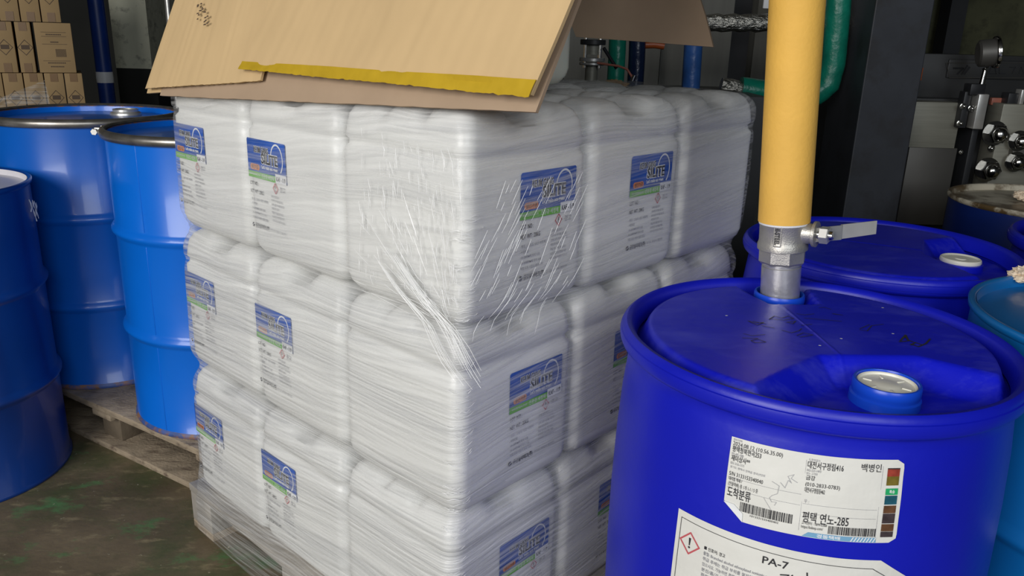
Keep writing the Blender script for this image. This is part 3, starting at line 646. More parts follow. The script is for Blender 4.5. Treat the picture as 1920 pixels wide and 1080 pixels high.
# shipping label (origin at its top left corner)
f = sticker_map(-0.1900, 0.8225, 0.028, 0.0005); mb = MB(); P_, K_, G_, PE, BB, S1, S2, S3, S4, S5, S6, WH = range(12)
W_, H_ = 0.214, 0.1125
for i in range(40):
    for j in range(20):
        x0, x1, y0, y1 = W_ * i / 40, W_ * (i + 1) / 40, -H_ * (j + 1) / 20, -H_ * j / 20
        cx_ = lambda x, y: max(x, 0.027 - (y + H_) * 1.25)                      # torn off lower corner
        rx_ = lambda x, y: min(x, W_ - 0.009 + math.sqrt(max(0.0, 0.009 ** 2 - max(0.0, y + 0.009, -H_ + 0.009 - y) ** 2)))
        e_ = lambda x, y: rx_(cx_(x, y), y)
        if cx_(x1, y1) > x1: continue
        mb.flat([(e_(x0, y0), y0), (e_(x1, y0), y0), (e_(x1, y1), y1), (e_(x0, y1), y1)], f, 0, P_)
mb.flat([(0.000, -0.0905), (0.027, -H_ + 0.0005), (0.0265, -0.100), (0.014, -0.0905)], f, 0.0016, WH)
def T(t, x, y, s, b=0.0, w=None, m=K_, rot=0.0): write(mb, t, x, y, s, f, 0.0009, m, b, w, rot)
T('발송지전화', 0.003, -0.0040, 0.0035, 0, 0.012, G_); T('2024.08.12 (10.56.35.00)', 0.003, -0.0105, 0.0078, 0.0, 0.064); T('평택청북현곡253', 0.003, -0.0185, 0.0090, 0.01, 0.038)
T('031-681-1080', 0.003, -0.0235, 0.0048, 0, 0.016, G_); T('재미상사**', 0.003, -0.0310, 0.0090, 0.01, 0.025); T('031-310-1171', 0.003, -0.0365, 0.0048, 0, 0.018, G_); T('경기도 평택시 청북읍 현곡산단로', 0.003, -0.0415, 0.0036, 0, 0.046, G_)
T('S/N 3133153340040', 0.003, -0.0520, 0.0080, 0.0, 0.044); T('대리점 적재 ?', 0.003, -0.0585, 0.0058, 0.01, 0.018); T('(전월택배) 총 1개 1-1 / 5 중', 0.003, -0.0660, 0.0066, 0.0, 0.039); T('도착분류', 0.003, -0.0810, 0.0160, 0.012, 0.031)
T('도착영업소', 0.098, -0.0085, 0.0035, 0, 0.014, G_); T('대전서구정림416', 0.097, -0.0175, 0.0105, 0.01, 0.043); T('042-222-1493', 0.097, -0.0225, 0.0045, 0, 0.017, G_); T('받는 고객명', 0.097, -0.0265, 0.0034, 0, 0.013, G_)
T('금강', 0.097, -0.0335, 0.0070, 0.01, 0.011); T('(010-2833-0783)', 0.097, -0.0420, 0.0072, 0, 0.041); T('대전서구정림동462', 0.097, -0.0500, 0.0075, 0.01, 0.024); T('우 : ', 0.098, -0.0650, 0.0060, 0, 0.006, G_)
T('백병인', 0.160, -0.0150, 0.0115, 0.004, 0.025); T('평택 연노-285', 0.098, -0.0905, 0.0165, 0.008, 0.055); T('고객센터 : 1899-5368', 0.098, -0.0945, 0.0052, 0, 0.030); T('https://kdexp.com/', 0.098, -0.1000, 0.0056, 0, 0.026)
for y0, x0, x1 in ((-0.0545, 0.002, 0.094), (-0.0695, 0.002, 0.094), (-0.0665, 0.097, 0.185), (-0.0790, 0.097, 0.185)): rect(mb, x0, y0, x1, y0 - 0.0003, f, 0.0008, G_, 14)
for x0 in (0.0955, 0.187): rect(mb, x0, -0.008, x0 + 0.0003, -H_ + 0.008, f, 0.0008, G_)
def barcode(x0, x1, yt, yb, seed):
    r = random.Random(seed); x = x0
    while x < x1 - 0.001:
        w = r.choice((0.0005, 0.0007, 0.0010, 0.0015)); rect(mb, x, yb, min(x + w, x1), yt, f, 0.0009, K_); x += w + r.choice((0.0005, 0.0008, 0.0011))
barcode(0.022, 0.088, -0.0845, -0.0975, 1); barcode(0.130, 0.187, -0.0925, -0.1035, 2)
T('1013331533400402', 0.035, -0.1015, 0.0040, 0, 0.036)
mb.flat([(0.100, -0.1115), (0.107, -0.1115), (0.107, -0.1050)], f, 0.0008, BB); rect(mb, 0.107, -0.1115, 0.188, -0.1050, f, 0.0008, BB, 16)
for k in range(8):
    x = 0.157 + k * 0.0038; mb.flat([(x, -0.1113), (x + 0.0014, -0.1113), (x + 0.0044, -0.1052), (x + 0.0030, -0.1052)], f, 0.0010, WH)
write(mb, '경동택배', 0.117, -0.1100, 0.0052, f, 0.0011, WH, 0.02, 0.028)
for y0, y1, mi in ((-0.0045, -0.0060, S6), (-0.0060, -0.0155, S1), (-0.0155, -0.0275, S2), (-0.0315, -0.0400, S3), (-0.0410, -0.0530, S4), (-0.0545, -0.0650, S5), (-0.0655, -0.0790, S6), (-0.0800, -0.0900, S5), (-0.0905, -0.0980, S6)):
    rect(mb, 0.193, y1 - 0.006, 0.2085, y0 - 0.006, f, 0.0008, mi, 3)
write(mb, '특송', 0.1975, -0.0435, 0.0050, f, 0.0011, WH, 0.02, 0.007)
stroke(mb, [(0.058, -0.0450), (0.067, -0.0490), (0.066, -0.0600), (0.060, -0.0640), (0.057, -0.0680), (0.060, -0.0730), (0.066, -0.0720), (0.064, -0.0770)], 0.0006, f, 0.0010, PE)
stroke(mb, [(0.068, -0.0440), (0.074, -0.0500), (0.077, -0.0390), (0.081, -0.0420), (0.076, -0.0340), (0.083, -0.0300), (0.080, -0.0360), (0.088, -0.0400)], 0.0006, f, 0.0010, PE)
stroke(mb, [(0.061, -0.0850), (0.050, -0.0700)], 0.0004, f, 0.0010, PE)
o = mb.build('shipping_label', [M_PAPER, M_INK, M_GREYINK, M_PENCIL, M_BANDBLUE, M_SWRED, M_SWOLIVE, M_SWGREEN, M_SWTEAL, M_SWBROWN, M_SWDARK, M_LWHITE], da, False); o['label'] = 'white crumpled address sticker with barcodes'
# hazard label
f = sticker_map(-0.2515, 0.6900, 0.0, 0.0004); mb = MB(); W_, H_ = 0.315, 0.24
for i in range(44):
    for j in range(24):
        x0, x1, y0, y1 = W_ * i / 44, W_ * (i + 1) / 44, -H_ * (j + 1) / 24, -H_ * j / 24
        hx_ = lambda x, y: min(x, W_ - max(0.0, y + 0.034) * 1.5)
        mb.flat([(hx_(x0, y0), y0), (hx_(x1, y0), y0), (hx_(x1, y1), y1), (hx_(x0, y1), y1)], f, 0, 0)
for p, q in (((0.007, -0.010), (0.255, -0.012)), ((0.255, -0.012), (0.304, -0.042)), ((0.304, -0.042), (0.306, -0.23)), ((0.007, -0.010), (0.007, -0.23))):
    n = 24; stroke(mb, [(p[0] + (q[0] - p[0]) * k / n, p[1] + (q[1] - p[1]) * k / n) for k in range(n + 1)], 0.0008, f, 0.0008, 1)
cx, cy = 0.024, -0.0430
stroke(mb, [(cx, cy + 0.0165), (cx + 0.0150, cy), (cx, cy - 0.0165), (cx - 0.0150, cy), (cx, cy + 0.0165)], 0.0022, f, 0.0008, 2)
mb.flat([(cx - 0.0016, cy + 0.0085), (cx + 0.0016, cy + 0.0085), (cx + 0.0008, cy - 0.0030), (cx - 0.0008, cy - 0.0030)], f, 0.0008, 1); mb.flat(ellipse(cx, cy - 0.0062, 0.0016, 0.0016, 12), f, 0.0008, 1)
write(mb, 'PA-7', 0.122, -0.0285, 0.0150, f, 0.0008, 1, 0.012, 0.033)
hx = lambda pts: stroke(mb, [(0.147 + x * 0.0011, -0.034 - y * 0.0011) for x, y in pts], 0.0017, f, 0.0010, 1)
hx([(0, 4), (9, 2), (3, 14)]); hx([(13, 1), (7, 12), (14, 19), (22, 20)]); hx([(16, 9), (24, 3), (22, 12)]); hx([(28, -6), (31, 14)]); hx([(30, 6), (40, -2)]); hx([(31, 2), (38, 8)]); hx([(27, 22), (33, 19), (34, 26), (28, 27), (27, 22)])
hx([(44, 6), (76, 12)]); hx([(44, 10), (78, 8)]); hx([(48, 0), (44, 16)]); hx([(58, -2), (54, 10), (66, 16)]); hx([(70, 0), (76, -3), (74, 6), (66, 18), (76, 24), (80, 22)]); hx([(68, 12), (78, 26)])
hx([(98, 2), (92, 6), (98, 11), (94, 16), (90, 13), (98, 6), (104, 1)]); hx([(108, 8), (112, 5), (110, 10), (124, 8)])
y = -0.040
for t, w in (('■ 신호어: 경고', 0.030), ('물질: Branched alcohol ethoxylated nonionic surfactant 등에 위험 문구', 0.130), ('취급 후에는 취급 부위를 철저히 씻으시오.', 0.090), ('있으시오. 가능하면 콘택트 렌즈를 제거하시오. 보건(안전) 인증된 씻으시오', 0.140), ('분진/흄/가스/미스트/증기/스프레이의 흡입을 피하시오', 0.130), ('화학물질관리법에 의한 유해화학물질 아님', 0.110), ('응급 시 의료기관의 조치를 받으시오', 0.120)):
    write(mb, t, 0.046, y, 0.0062, f, 0.0008, 1 if y > -0.045 else 3, 0.01, w); y -= 0.0085
for k in range(14): rect(mb, 0.046, y - k * 0.0085, 0.046 + random.uniform(0.08, 0.2), y - k * 0.0085 + 0.0030, f, 0.0008, 3, 10) if False else write(mb, '취급 전에 안전보건 자료를 확인하고 보호구를 착용하시오', 0.046, y - k * 0.0085, 0.0060, f, 0.0008, 3, 0.0, 0.14)
mb.flat([(0.240 + 0.002 * k, -0.040 - 0.0006 * k) for k in range(2)] + [(0.246, -0.042)], f, 0.0008, 3)
o = mb.build('hazard_label', [M_PAPER, M_INK, M_RED, M_GREYINK], da, False); o['label'] = 'white hazard sticker with red diamond and handwriting'

DB = Vector((0.822, 1.757, 0))
db = thing('plastic_drum', 'blue plastic drum with white bung plug, standing behind the yellow tube and its valve handle', 'drum', DB, 'blue plastic drums', True)
plastic_drum(db, -26.0, ('flush', 'bluecap'))
DE = Vector((1.506, 1.846, 0))
de = thing('plastic_drum', 'blue plastic drum cut off by the picture edge beneath the cream topped drum', 'drum', DE, 'blue plastic drums', True)
plastic_drum(de, 60.0, ('bluecap', 'bluecap'))

# ------------------------------------------------------------------ pump pipe with ball valve and yellow sleeve
_d = Vector((math.cos(math.radians(AX)), math.sin(math.radians(AX)), 0)); B0 = DA - (_d * 0.204 + Vector((-_d.y, _d.x, 0)) * -0.026)
TOPP = at(1496, -20, B0.y + 0.005); BASEP = Vector((B0.x, B0.y, 0.898))
AXV = (TOPP - BASEP).normalized(); XV = ROWS[0].copy() if hasattr(ROWS[0], 'copy') else Vector(ROWS[0]); XV = (XV - AXV * XV.dot(AXV)).normalized(); FV = AXV.cross(XV)
if FV.y > 0: FV = -FV
def axis_t(py):
    lo, hi = -0.2, 0.9
    for _ in range(50):
        mid = (lo + hi) / 2; c = ROWS @ (BASEP + AXV * mid - EYE); y = 540 + FPX * c.y / c.z
        if y > py: lo = mid
        else: hi = mid
    return lo
def ap(t, x=0.0, fw=0.0): return BASEP + AXV * t + XV * x + FV * fw
t_pipe, t_hex, t_body, t_tube = axis_t(494), axis_t(466), axis_t(452), axis_t(416)
pp = thing('pump_pipe', 'yellow sleeved suction pipe with steel ball valve standing in the blue drum bung', 'pipe', ap(-0.03))
mb = MB(); mb.lathe([(0.0, -0.022), (0.0335, -0.022), (0.0335, t_pipe - 0.004), (0.0315, t_pipe - 0.003), (0.0315, t_pipe), (0.0345, t_pipe + 0.001), (0.0345, t_pipe + 0.004), (0.0, t_pipe + 0.005)], 48, c=BASEP, axis=AXV); mb.build('steel_pipe', M_PIPE, pp)
mb = MB(); mb.lathe([(0.0, t_pipe + 0.002), (0.036, t_pipe + 0.002), (0.0405, t_pipe + 0.007), (0.0405, t_hex), (0.0, t_hex)], 8, c=BASEP, axis=AXV); mb.build('hex_nut', M_VALVE, pp, False)
vb = MB(); vb.lathe([(0.0385, t_hex - 0.001), (0.0425, t_hex + 0.001), (0.0425, t_body - 0.004), (0.0412, t_body - 0.001), (0.0402, t_body + 0.004), (0.0402, t_tube - 0.006), (0.0415, t_tube - 0.003), (0.0415, t_tube + 0.004), (0.0, t_tube + 0.006)], 48, c=BASEP, axis=AXV)
tm = (t_body + t_tube) / 2 + 0.001
SD = (XV * 0.80 + FV * 0.60).normalized(); SC = BASEP + AXV * tm
vb.cyl(SC + SD * 0.020, SC + SD * 0.050, 0.021, 0.017, 28); vb.lathe([(0.017, 0.0), (0.022, 0.002), (0.022, 0.007), (0.0, 0.008)], 28, c=SC + SD * 0.050, axis=SD)
# raised tag with cast letters
def tagfn(x, y, z):
    th = x / 0.041; r = 0.0408 + z; d = FV * math.cos(th) * r + XV * math.sin(th) * r; return BASEP + AXV * (tm + y) + d
for (x0, y0), (x1, y1) in ((((-0.0285), -0.019), (-0.0165, -0.019)), ((-0.0165, -0.019), (-0.0165, 0.018)), ((-0.0165, 0.018), (-0.0285, 0.018)), ((-0.0285, 0.018), (-0.0285, -0.019))):
    vb.tube([tagfn(x0 + (x1 - x0) * k / 4, y0 + (y1 - y0) * k / 4, 0.0002) for k in range(5)], 0.0011, 6)
body = vb.build('valve_body', M_VALVE, pp)
lt = MB(); write(lt, 'HI-STEEL', 0, 0, 0.0105, lambda x, y, z: tagfn(-0.0265 + y, 0.0165 - x, 0.0006), 0, 0, 0.03, 0.033); lt.build('cast_lettering', M_DARK, body, False)
hd = MB(); hp = SC + SD * 0.060
HV = (XV * 0.86 - FV * 0.20 + AXV * 0.0).normalized()
hpath = [hp - HV * 0.012, hp + HV * 0.030, hp + HV * 0.040, hp + HV * 0.044 + AXV * 0.001 - SD * 0.002, hp + HV * 0.090 + AXV * 0.006 + SD * 0.014]
hw = [0.012, 0.0125, 0.0125, 0.0125, 0.0115]; hn = SD
for i, p in enumerate(hpath):
    for sgn in (-1, 1):
        for th in (0, 1): hd.v.append(tuple(p + AXV * hw[i] * sgn + hn * (0.003 * th)))
for i in range(len(hpath) - 1):
    a, b = i * 4, i * 4 + 4
    for q in ((a, b, b + 2, a + 2), (a + 1, a + 3, b + 3, b + 1), (a, a + 1, b + 1, b), (a + 2, b + 2, b + 3, a + 3)): hd.f.append(q); hd.m.append(0)
e = (len(hpath) - 1) * 4; hd.f += [(0, 2, 3, 1), (e, e + 1, e + 3, e + 2)]; hd.m += [0, 0]
h_o = fix_normals(hd.build('lever_handle', M_GALV, pp, False))
nt_ = MB(); nt_.hexa(hp + SD * 0.003, hp + SD * 0.017, 0.0150); nt_.build('lever_nut', M_GALV, pp, False)
nt_ = MB(); nt_.cyl(hp - SD * 0.002, hp + SD * 0.023, 0.0080, 0.0075, 16); nt_.build('valve_stem', M_CHROME, pp)
sl = MB(); tl = (TOPP - BASEP).length + 0.25; sl.lathe([(0.040, t_tube + 0.004), (0.0434, t_tube + 0.002), (0.0434, tl), (0.0, tl)], 64, c=BASEP, axis=AXV)
so = sl.build('yellow_sleeve', M_TUBE, pp)
tr = MB(); tr.lathe([(0.0420, t_tube - 0.0015), (0.0424, t_tube + 0.001), (0.0420, t_tube + 0.004), (0.038, t_tube + 0.004)], 40, c=BASEP, axis=AXV); tr.build('sealing_tape', M_LWHITE, pp)

# ------------------------------------------------------------------ steel drums
def steel_drum(root, paint, lid_m, ring=False, chime_m=None, hoops=(0.29, 0.575), seam=None, bung=None, lever=None, h=0.88):
    R_ = 0.2875; prof = [(0.0, 0.012), (R_ - 0.008, 0.012), (R_ - 0.004, 0.001), (R_ + 0.003, 0.0), (R_ + 0.006, 0.004), (R_ + 0.005, 0.011), (R_, 0.016)]
    for hz in hoops: prof += [(R_, hz - 0.022), (R_ + 0.004, hz - 0.014), (R_ + 0.0105, hz - 0.005), (R_ + 0.0115, hz), (R_ + 0.0105, hz + 0.005), (R_ + 0.004, hz + 0.014), (R_, hz + 0.022)]
    prof += [(R_, h - 0.016)]
    mb = MB(); mb.lathe(prof, 112, mis=[1] * 6 + [0] * (len(prof) - 7))
    if seam is not None:
        for z0, z1 in ((0.016, hoops[0] - 0.02), (hoops[0] + 0.02, hoops[1] - 0.02), (hoops[1] + 0.02, h - 0.016)):
            mb.bbox((R_ * math.cos(seam), R_ * math.sin(seam), (z0 + z1) / 2), (0.0022, 0.003, z1 - z0), 0.0008, 0, Matrix.Rotation(seam, 3, 'Z'))
    mb.build('barrel', [paint, chime_m or paint], root, True, 60)
    ch = MB(); ch.lathe([(R_, h - 0.017), (R_ + 0.006, h - 0.012), (R_ + 0.007, h - 0.003), (R_ + 0.003, h), (R_ - 0.003, h - 0.001), (R_ - 0.006, h - 0.006)], 112); ch.build('top_chime', chime_m or paint, root, True, 60)
    ld = MB(); ld.lathe([(R_ - 0.006, h - 0.004), (R_ - 0.009, h - 0.020), (R_ - 0.03, h - 0.021), (R_ - 0.045, h - 0.017), (0.12, h - 0.017), (0.0, h - 0.016)], 96); ldo = ld.build('lid', lid_m, root, True, 50)
    if ring:
        r = MB(); r.lathe([(R_ + 0.001, h - 0.020), (R_ + 0.010, h - 0.019), (R_ + 0.0145, h - 0.010), (R_ + 0.0145, h - 0.003), (R_ + 0.009, h + 0.006), (R_ - 0.001, h + 0.007), (R_ - 0.006, h + 0.001)], 112); ro = r.build('locking_ring', M_RING, root, True, 60)
        if lever is not None:
            d = Vector((math.cos(lever), math.sin(lever), 0)); t = Vector((-d.y, d.x, 0)); b = MB()
            b.cyl(d * (R_ + 0.024) - t * 0.045 + UP * (h - 0.010), d * (R_ + 0.024) + t * 0.045 + UP * (h - 0.010), 0.005, n=12)
            for s in (-1, 1): b.bbox(d * (R_ + 0.022) + t * 0.026 * s + UP * (h - 0.010), (0.018, 0.012, 0.020), 0.002, 0, Matrix.Rotation(lever, 3, 'Z'))
            b.hexa(d * (R_ + 0.024) + t * 0.045 + UP * (h - 0.010), d * (R_ + 0.024) + t * 0.055 + UP * (h - 0.010), 0.010); b.build('ring_bolt', M_GALV, ro)
    if bung:
        b = MB()
        for bx, by, br in bung: b.lathe([(br + 0.010, h - 0.018), (br + 0.008, h - 0.010), (br, h - 0.006), (br, h + 0.002), (br * 0.8, h + 0.003), (br * 0.75, h - 0.002), (0, h - 0.002)], 32, c=(bx, by, 0))
        b.build('bung', M_GALV, ldo)
    return root
D1 = Vector((-1.667, 2.170, 0)); D3 = Vector((-0.908, 2.405, 0.147)); D2 = Vector((-1.447, 2.721, 0.147))
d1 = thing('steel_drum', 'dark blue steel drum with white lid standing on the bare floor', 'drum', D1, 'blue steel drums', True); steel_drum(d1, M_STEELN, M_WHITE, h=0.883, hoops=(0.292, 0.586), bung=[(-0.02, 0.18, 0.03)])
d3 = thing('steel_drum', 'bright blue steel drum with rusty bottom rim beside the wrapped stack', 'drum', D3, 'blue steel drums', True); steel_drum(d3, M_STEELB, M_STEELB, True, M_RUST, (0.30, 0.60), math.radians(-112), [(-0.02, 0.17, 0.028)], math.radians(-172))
d2 = thing('steel_drum', 'blue steel drum with grey locking ring standing behind the two others', 'drum', D2, 'blue steel drums', True); steel_drum(d2, M_STEELDIM, M_STEELB, True, M_RUST, (0.285, 0.575), None, [(0.07, 0.14, 0.042)], math.radians(150))
DC = Vector((1.071, 1.222, 0)); dc = thing('steel_drum', 'teal blue steel drum with crumpled paper on its lid', 'drum', DC, 'blue steel drums', True); steel_drum(dc, M_TEAL, M_TEAL, h=0.90)
DD = Vector((1.654, 2.433, 0)); dd = thing('steel_drum', 'navy steel drum with stained cream lid in front of the press', 'drum', DD, 'blue steel drums', True); steel_drum(dd, M_NAVY, M_CREAM, chime_m=M_CREAM, h=0.88)
# plastic scrap sticking on the dark drum's side
sc_ = MB()
for k in range(5):
    th = math.radians(14 + k * 3.6); z0 = 0.83 - k * 0.006; p = [Vector((D1.x + (0.2915 + 0.004 * abs(math.sin(i + k))) * math.cos(th), D1.y + (0.2915 + 0.004 * abs(math.sin(i + k))) * math.sin(th), z0 - 0.012 * i)) for i in range(4 + k % 3)]
    sc_.tube(p, [0.0008 + 0.0008 * (i % 2) for i in range(len(p))], 5)
tag(sc_.build('film_scrap', M_THREAD), 'scrap of clear film stuck to the side of the dark blue drum', 'plastic film')
def crumple(name, label, c, r, seed, m=M_TISSUE, sq=0.6):
    bm = bmesh.new(); bmesh.ops.create_icosphere(bm, subdivisions=4, radius=1.0)
    for v in bm.verts:
        n = v.co.copy(); k = 0.75 + 0.35 * noise.noise(n * 2.1 + Vector((seed, 0, 0))) + 0.28 * abs(noise.noise(n * 4.7 + Vector((0, seed, 0)))) + 0.1 * noise.noise(n * 11)
        v.co = Vector((n.x * k * r * 1.2, n.y * k * r, n.z * k * r * sq))
    zmin = min(v.co.z for v in bm.verts); me = bpy.data.meshes.new(name)
    for v in bm.verts: v.co = v.co + Vector(c) - Vector((0, 0, zmin))
    bm.to_mesh(me); bm.free(); me.materials.append(m); o = bpy.data.objects.new(name, me); COL.objects.link(o); return tag(o, label, 'paper')
pw = at_z(1924, 532, 0.886); crumple('crumpled_paper', 'crumpled beige paper lying on the teal blue drum lid', (pw.x, pw.y, 0.8832), 0.03, 2.0)
pw = at_z(1918, 378, 0.864); crumple('crumpled_paper', 'small crumpled paper on the stained cream drum lid', (pw.x, pw.y, 0.864), 0.03, 5.0)

# pallet under the two steel drums
PE1 = Vector((-1.472, 2.415, 0)); PE2 = Vector((-0.928, 2.077, 0)); PU = (PE2 - PE1).normalized(); PV = Vector((-PU.y, PU.x, 0))
PC = PE1 - PU * 0.42
def pslab(mb, u0, u1, v0, v1, z0, z1): mb.bbox(PC + PU * ((u0 + u1) / 2) + PV * ((v0 + v1) / 2) + UP * ((z0 + z1) / 2), (u1 - u0, v1 - v0, z1 - z0), 0.003, 0, Matrix((PU, PV, UP)).transposed())
p2 = thing('wooden_pallet', 'weathered wooden pallet carrying the two blue steel drums by the wrapped stack', 'pallet', PC + PU * 0.6 + PV * 0.5)
for k in range(6):
    mb = MB(); pslab(mb, 0.0, 1.18, 0.005 + k * 0.19, 0.005 + k * 0.19 + (0.175 if k < 5 else 0.12), 0.124, 0.146); mb.build('deck_board', M_WOOD, p2)
for k, u in enumerate((0.0, 0.56, 1.08)):
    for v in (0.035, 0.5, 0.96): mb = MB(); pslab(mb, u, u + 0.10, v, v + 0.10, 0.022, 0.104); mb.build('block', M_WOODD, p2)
    mb = MB(); pslab(mb, u - 0.0, u + 0.10, 0.005, 1.07, 0.104, 0.124); mb.build('cross_board', M_WOOD, p2)
for v in (0.0, 0.5, 0.96):
    mb = MB(); pslab(mb, 0.0, 1.18, v, v + 0.12, 0.0, 0.021); mb.build('bottom_board', M_WOOD, p2)

# ------------------------------------------------------------------ cartons at the back left
YB = 4.2; CX = -2.247; CA = math.atan2(0.48, 0.88); CU = Vector((math.cos(CA), math.sin(CA), 0))
def carton(x0, x1, z0, z1, label, dep=0.30, wide=False):
    x0, x1 = (x0 - CX) * 0.88, (x1 - CX) * 0.88; w = x1 - x0
    t = thing('cardboard_carton', label, 'carton', Vector((CX, YB, z0)) + CU * ((x0 + x1) / 2), 'brown cartons stacked behind the drums', True); t.rotation_euler = (0, 0, CA)
    h = z1 - z0; cz = h / 2
    mb = MB(); mb.bbox((0, dep / 2, cz), (w - 0.002, dep, h - 0.001), 0.003); mb.build('carton_body', M_CARTON, t)
    ff = lambda x, y, z: (x, -0.0008 - z, y); pr = MB()
    if not wide:
        q = 0.036; stroke(pr, [(0, cz + q), (q * 0.9, cz), (0, cz - q), (-q * 0.9, cz), (0, cz + q)], 0.003, ff, 0, 0); rect(pr, -0.018, cz - 0.009, 0.018, cz + 0.012, ff, 0.0003, 0)
        for za, zb in ((h - 0.042, h - 0.002), (0.002, 0.046)): tp = MB(); tp.box((0, -0.001, (za + zb) / 2), (0.034, 0.002, zb - za)); tp.build('carton_tape', M_CTAPE, t, False)
    else:
        for dz, hw in ((0.075, 0.055), (0.055, 0.055), (0.018, 0.055), (-0.062, 0.060)): rect(pr, -hw, cz + dz - 0.001, hw, cz + dz + 0.001, ff, 0, 0)
        for dz, hw in ((0.064, 0.034), (0.028, 0.018), (-0.072, 0.04), (-0.09, 0.03)):
            for k in range(9): rect(pr, -hw + k * hw / 4.5, cz + dz - 0.003, -hw + k * hw / 4.5 + hw / 6, cz + dz + 0.003, ff, 0, 0)
        for k in range(13): rect(pr, 0.0 + k * 0.0036, cz - 0.043, k * 0.0036 + 0.0020, cz - 0.005, ff, 0.0002, 0)
    pr.build('carton_print', M_CARTINK, t, False); return t
ZL = (0.824, 1.066, 1.308, 1.55)
for x0, x1, w in ((-2.70, -2.592, 'at the left picture edge'), (-2.588, -2.491, 'second from the left'), (-2.488, -2.390, 'third from the left'), (-2.387, -2.291, 'at the right end')): carton(x0, x1, ZL[2] + 0.001, ZL[3], f'narrow brown carton with diamond mark, upper row, {w}')
for x0, x1, w in ((-2.72, -2.637, 'cut off by the picture edge'), (-2.634, -2.536, 'left of its twin'), (-2.526, -2.448, 'beside the wide carton')): carton(x0, x1, ZL[1] + 0.001, ZL[2], f'narrow brown carton with diamond mark, middle row, {w}')
carton(-2.434, -2.247, ZL[1] + 0.001, ZL[2], 'wide brown carton with printed square mark, right end of the middle row', wide=True)
for x0, x1, w in ((-2.72, -2.622, 'at the left picture edge'), (-2.62, -2.522, 'second from the left'), (-2.519, -2.42, 'third from the left'), (-2.417, -2.318, 'fourth from the left'), (-2.315, -2.222, 'at the right end')): carton(x0, x1, ZL[0], ZL[1], f'narrow taped brown carton in the film covered lower row, {w}')
mb = MB(); mb.box(Vector((CX, YB, 0.4115)) + CU * -0.215 + Vector((-CU.y, CU.x, 0)) * 0.15, (0.46, 0.30, 0.823), 0, Matrix.Rotation(CA, 3, 'Z')); struct('plinth', mb, M_WALL)
mb = MB(); cs = [at(-12, 208, 3.84), at(102, 208, 4.00), at(88, 150, 3.99), at(-12, 190, 3.84)]
def fs(u, v):
    p = cs[0].lerp(cs[1], u).lerp(cs[3].lerp(cs[2], u), v); return p + Vector((0, 0.022 * noise.noise(Vector((u * 6, v * 5, 3))) - 0.02, 0))
mb.grid(24, 14, fs); sheet = mb.build('film_sheet', M_FILM, None, True, 80)
lay = sheet.data.uv_layers.new(name='UVMap')
for p in sheet.data.polygons:
    for li, vi in zip(p.loop_indices, p.vertices): lay.data[li].uv = (sheet.data.vertices[vi].co.x, sheet.data.vertices[vi].co.z)
tag(sheet, 'loose clear film hanging over the lower row of brown cartons', 'plastic film')

# ------------------------------------------------------------------ back wall things on the left
def vpipe(name, label, pts, r, m, group=None, band=None, cat='pipe', sub=10):
    P = [Vector(p) for p in pts]; t = thing(name, label, cat, P[-1], group); mb = MB(); mb.tube(P, r, 24); mb.build('pipe_run', m, t)
    if band: mb = MB(); mb.lathe([(r * 1.06, -0.03), (r * 1.08, 0), (r * 1.06, 0.03)], 24, c=P[0].lerp(P[-1], band), axis=P[0] - P[-1]); mb.build('tape_band', M_LWHITE, t)
    return t
bx = at(190, 90, 4.7).x
vpipe('blue_pipe', 'dark blue upright pipe with a pale tape band behind the drums', [(bx, 4.7, 4.15), (bx, 4.7, 0.0)], 0.043, M_BPIPE, band=0.7545)
cl = at(203, 0, 5.2).x; cr_ = at(272, 0, 5.2).x; zc = at(240, 128, 5.2).z
mb = MB(); mb.box(((cl + cr_) / 2, 5.45, (zc + 4.2) / 2), (cr_ - cl, 0.5, 4.2 - zc)); mb.box(((cl + cr_) / 2 + 0.01, 5.451, zc / 2), (cr_ - cl + 0.02, 0.498, zc), 1); struct('trim_1', mb, [M_CONC, M_WALL])
mb = MB(); xx = at(300, 30, 5.6).x; mb.box((xx, 5.9, 2.1), (0.22, 0.2, 4.2)); struct('trim_2', mb, M_GREYP)
vpipe('thin_pipe', 'thin grey upright pipe left of the cardboard', [(at(314, 5, 4.9).x, 4.9, 4.15), (at(314, 5, 4.9).x, 4.9, 0.0)], 0.016, M_GALV)

# ------------------------------------------------------------------ pipework behind the stack
vpipe('wrapped_pipe', 'green film wrapped upright pipe nearest the flanged valve', [at(1160, 20, 3.1), at(1157, 100, 3.1), at(1150, 240, 3.1) - UP * 0.3], 0.032, M_GREENP, 'film wrapped pipes')
vpipe('wrapped_pipe', 'navy film wrapped upright pipe between the green and light blue ones', [at(1197, 20, 3.1), at(1194, 110, 3.1), at(1188, 240, 3.1) - UP * 0.3], 0.031, M_NAVYP, 'film wrapped pipes')
vpipe('wrapped_pipe', 'light blue crinkled pipe hanging below the far cardboard panel', [at(1303, 20, 3.1), at(1299, 100, 3.1), at(1294, 240, 3.1) - UP * 0.3], 0.034, M_BLUEP, 'film wrapped pipes')
fv = thing('flanged_valve', 'steel flanged pipe valve with red lever behind the stack', 'valve', at(1108, 200, 2.9) - UP * 0.3)
c0 = at(1108, 150, 2.9); cz = lambda py: at(1108, py, 2.9).z
mb = MB(); mb.cyl((c0.x, 2.9, cz(240) - 0.3), (c0.x, 2.9, cz(122)), 0.022, n=20); mb.cyl((c0.x, 2.9, cz(102)), (c0.x, 2.9, cz(84)), 0.030, n=20); mb.build('pipe_stub', M_STAIN, fv)
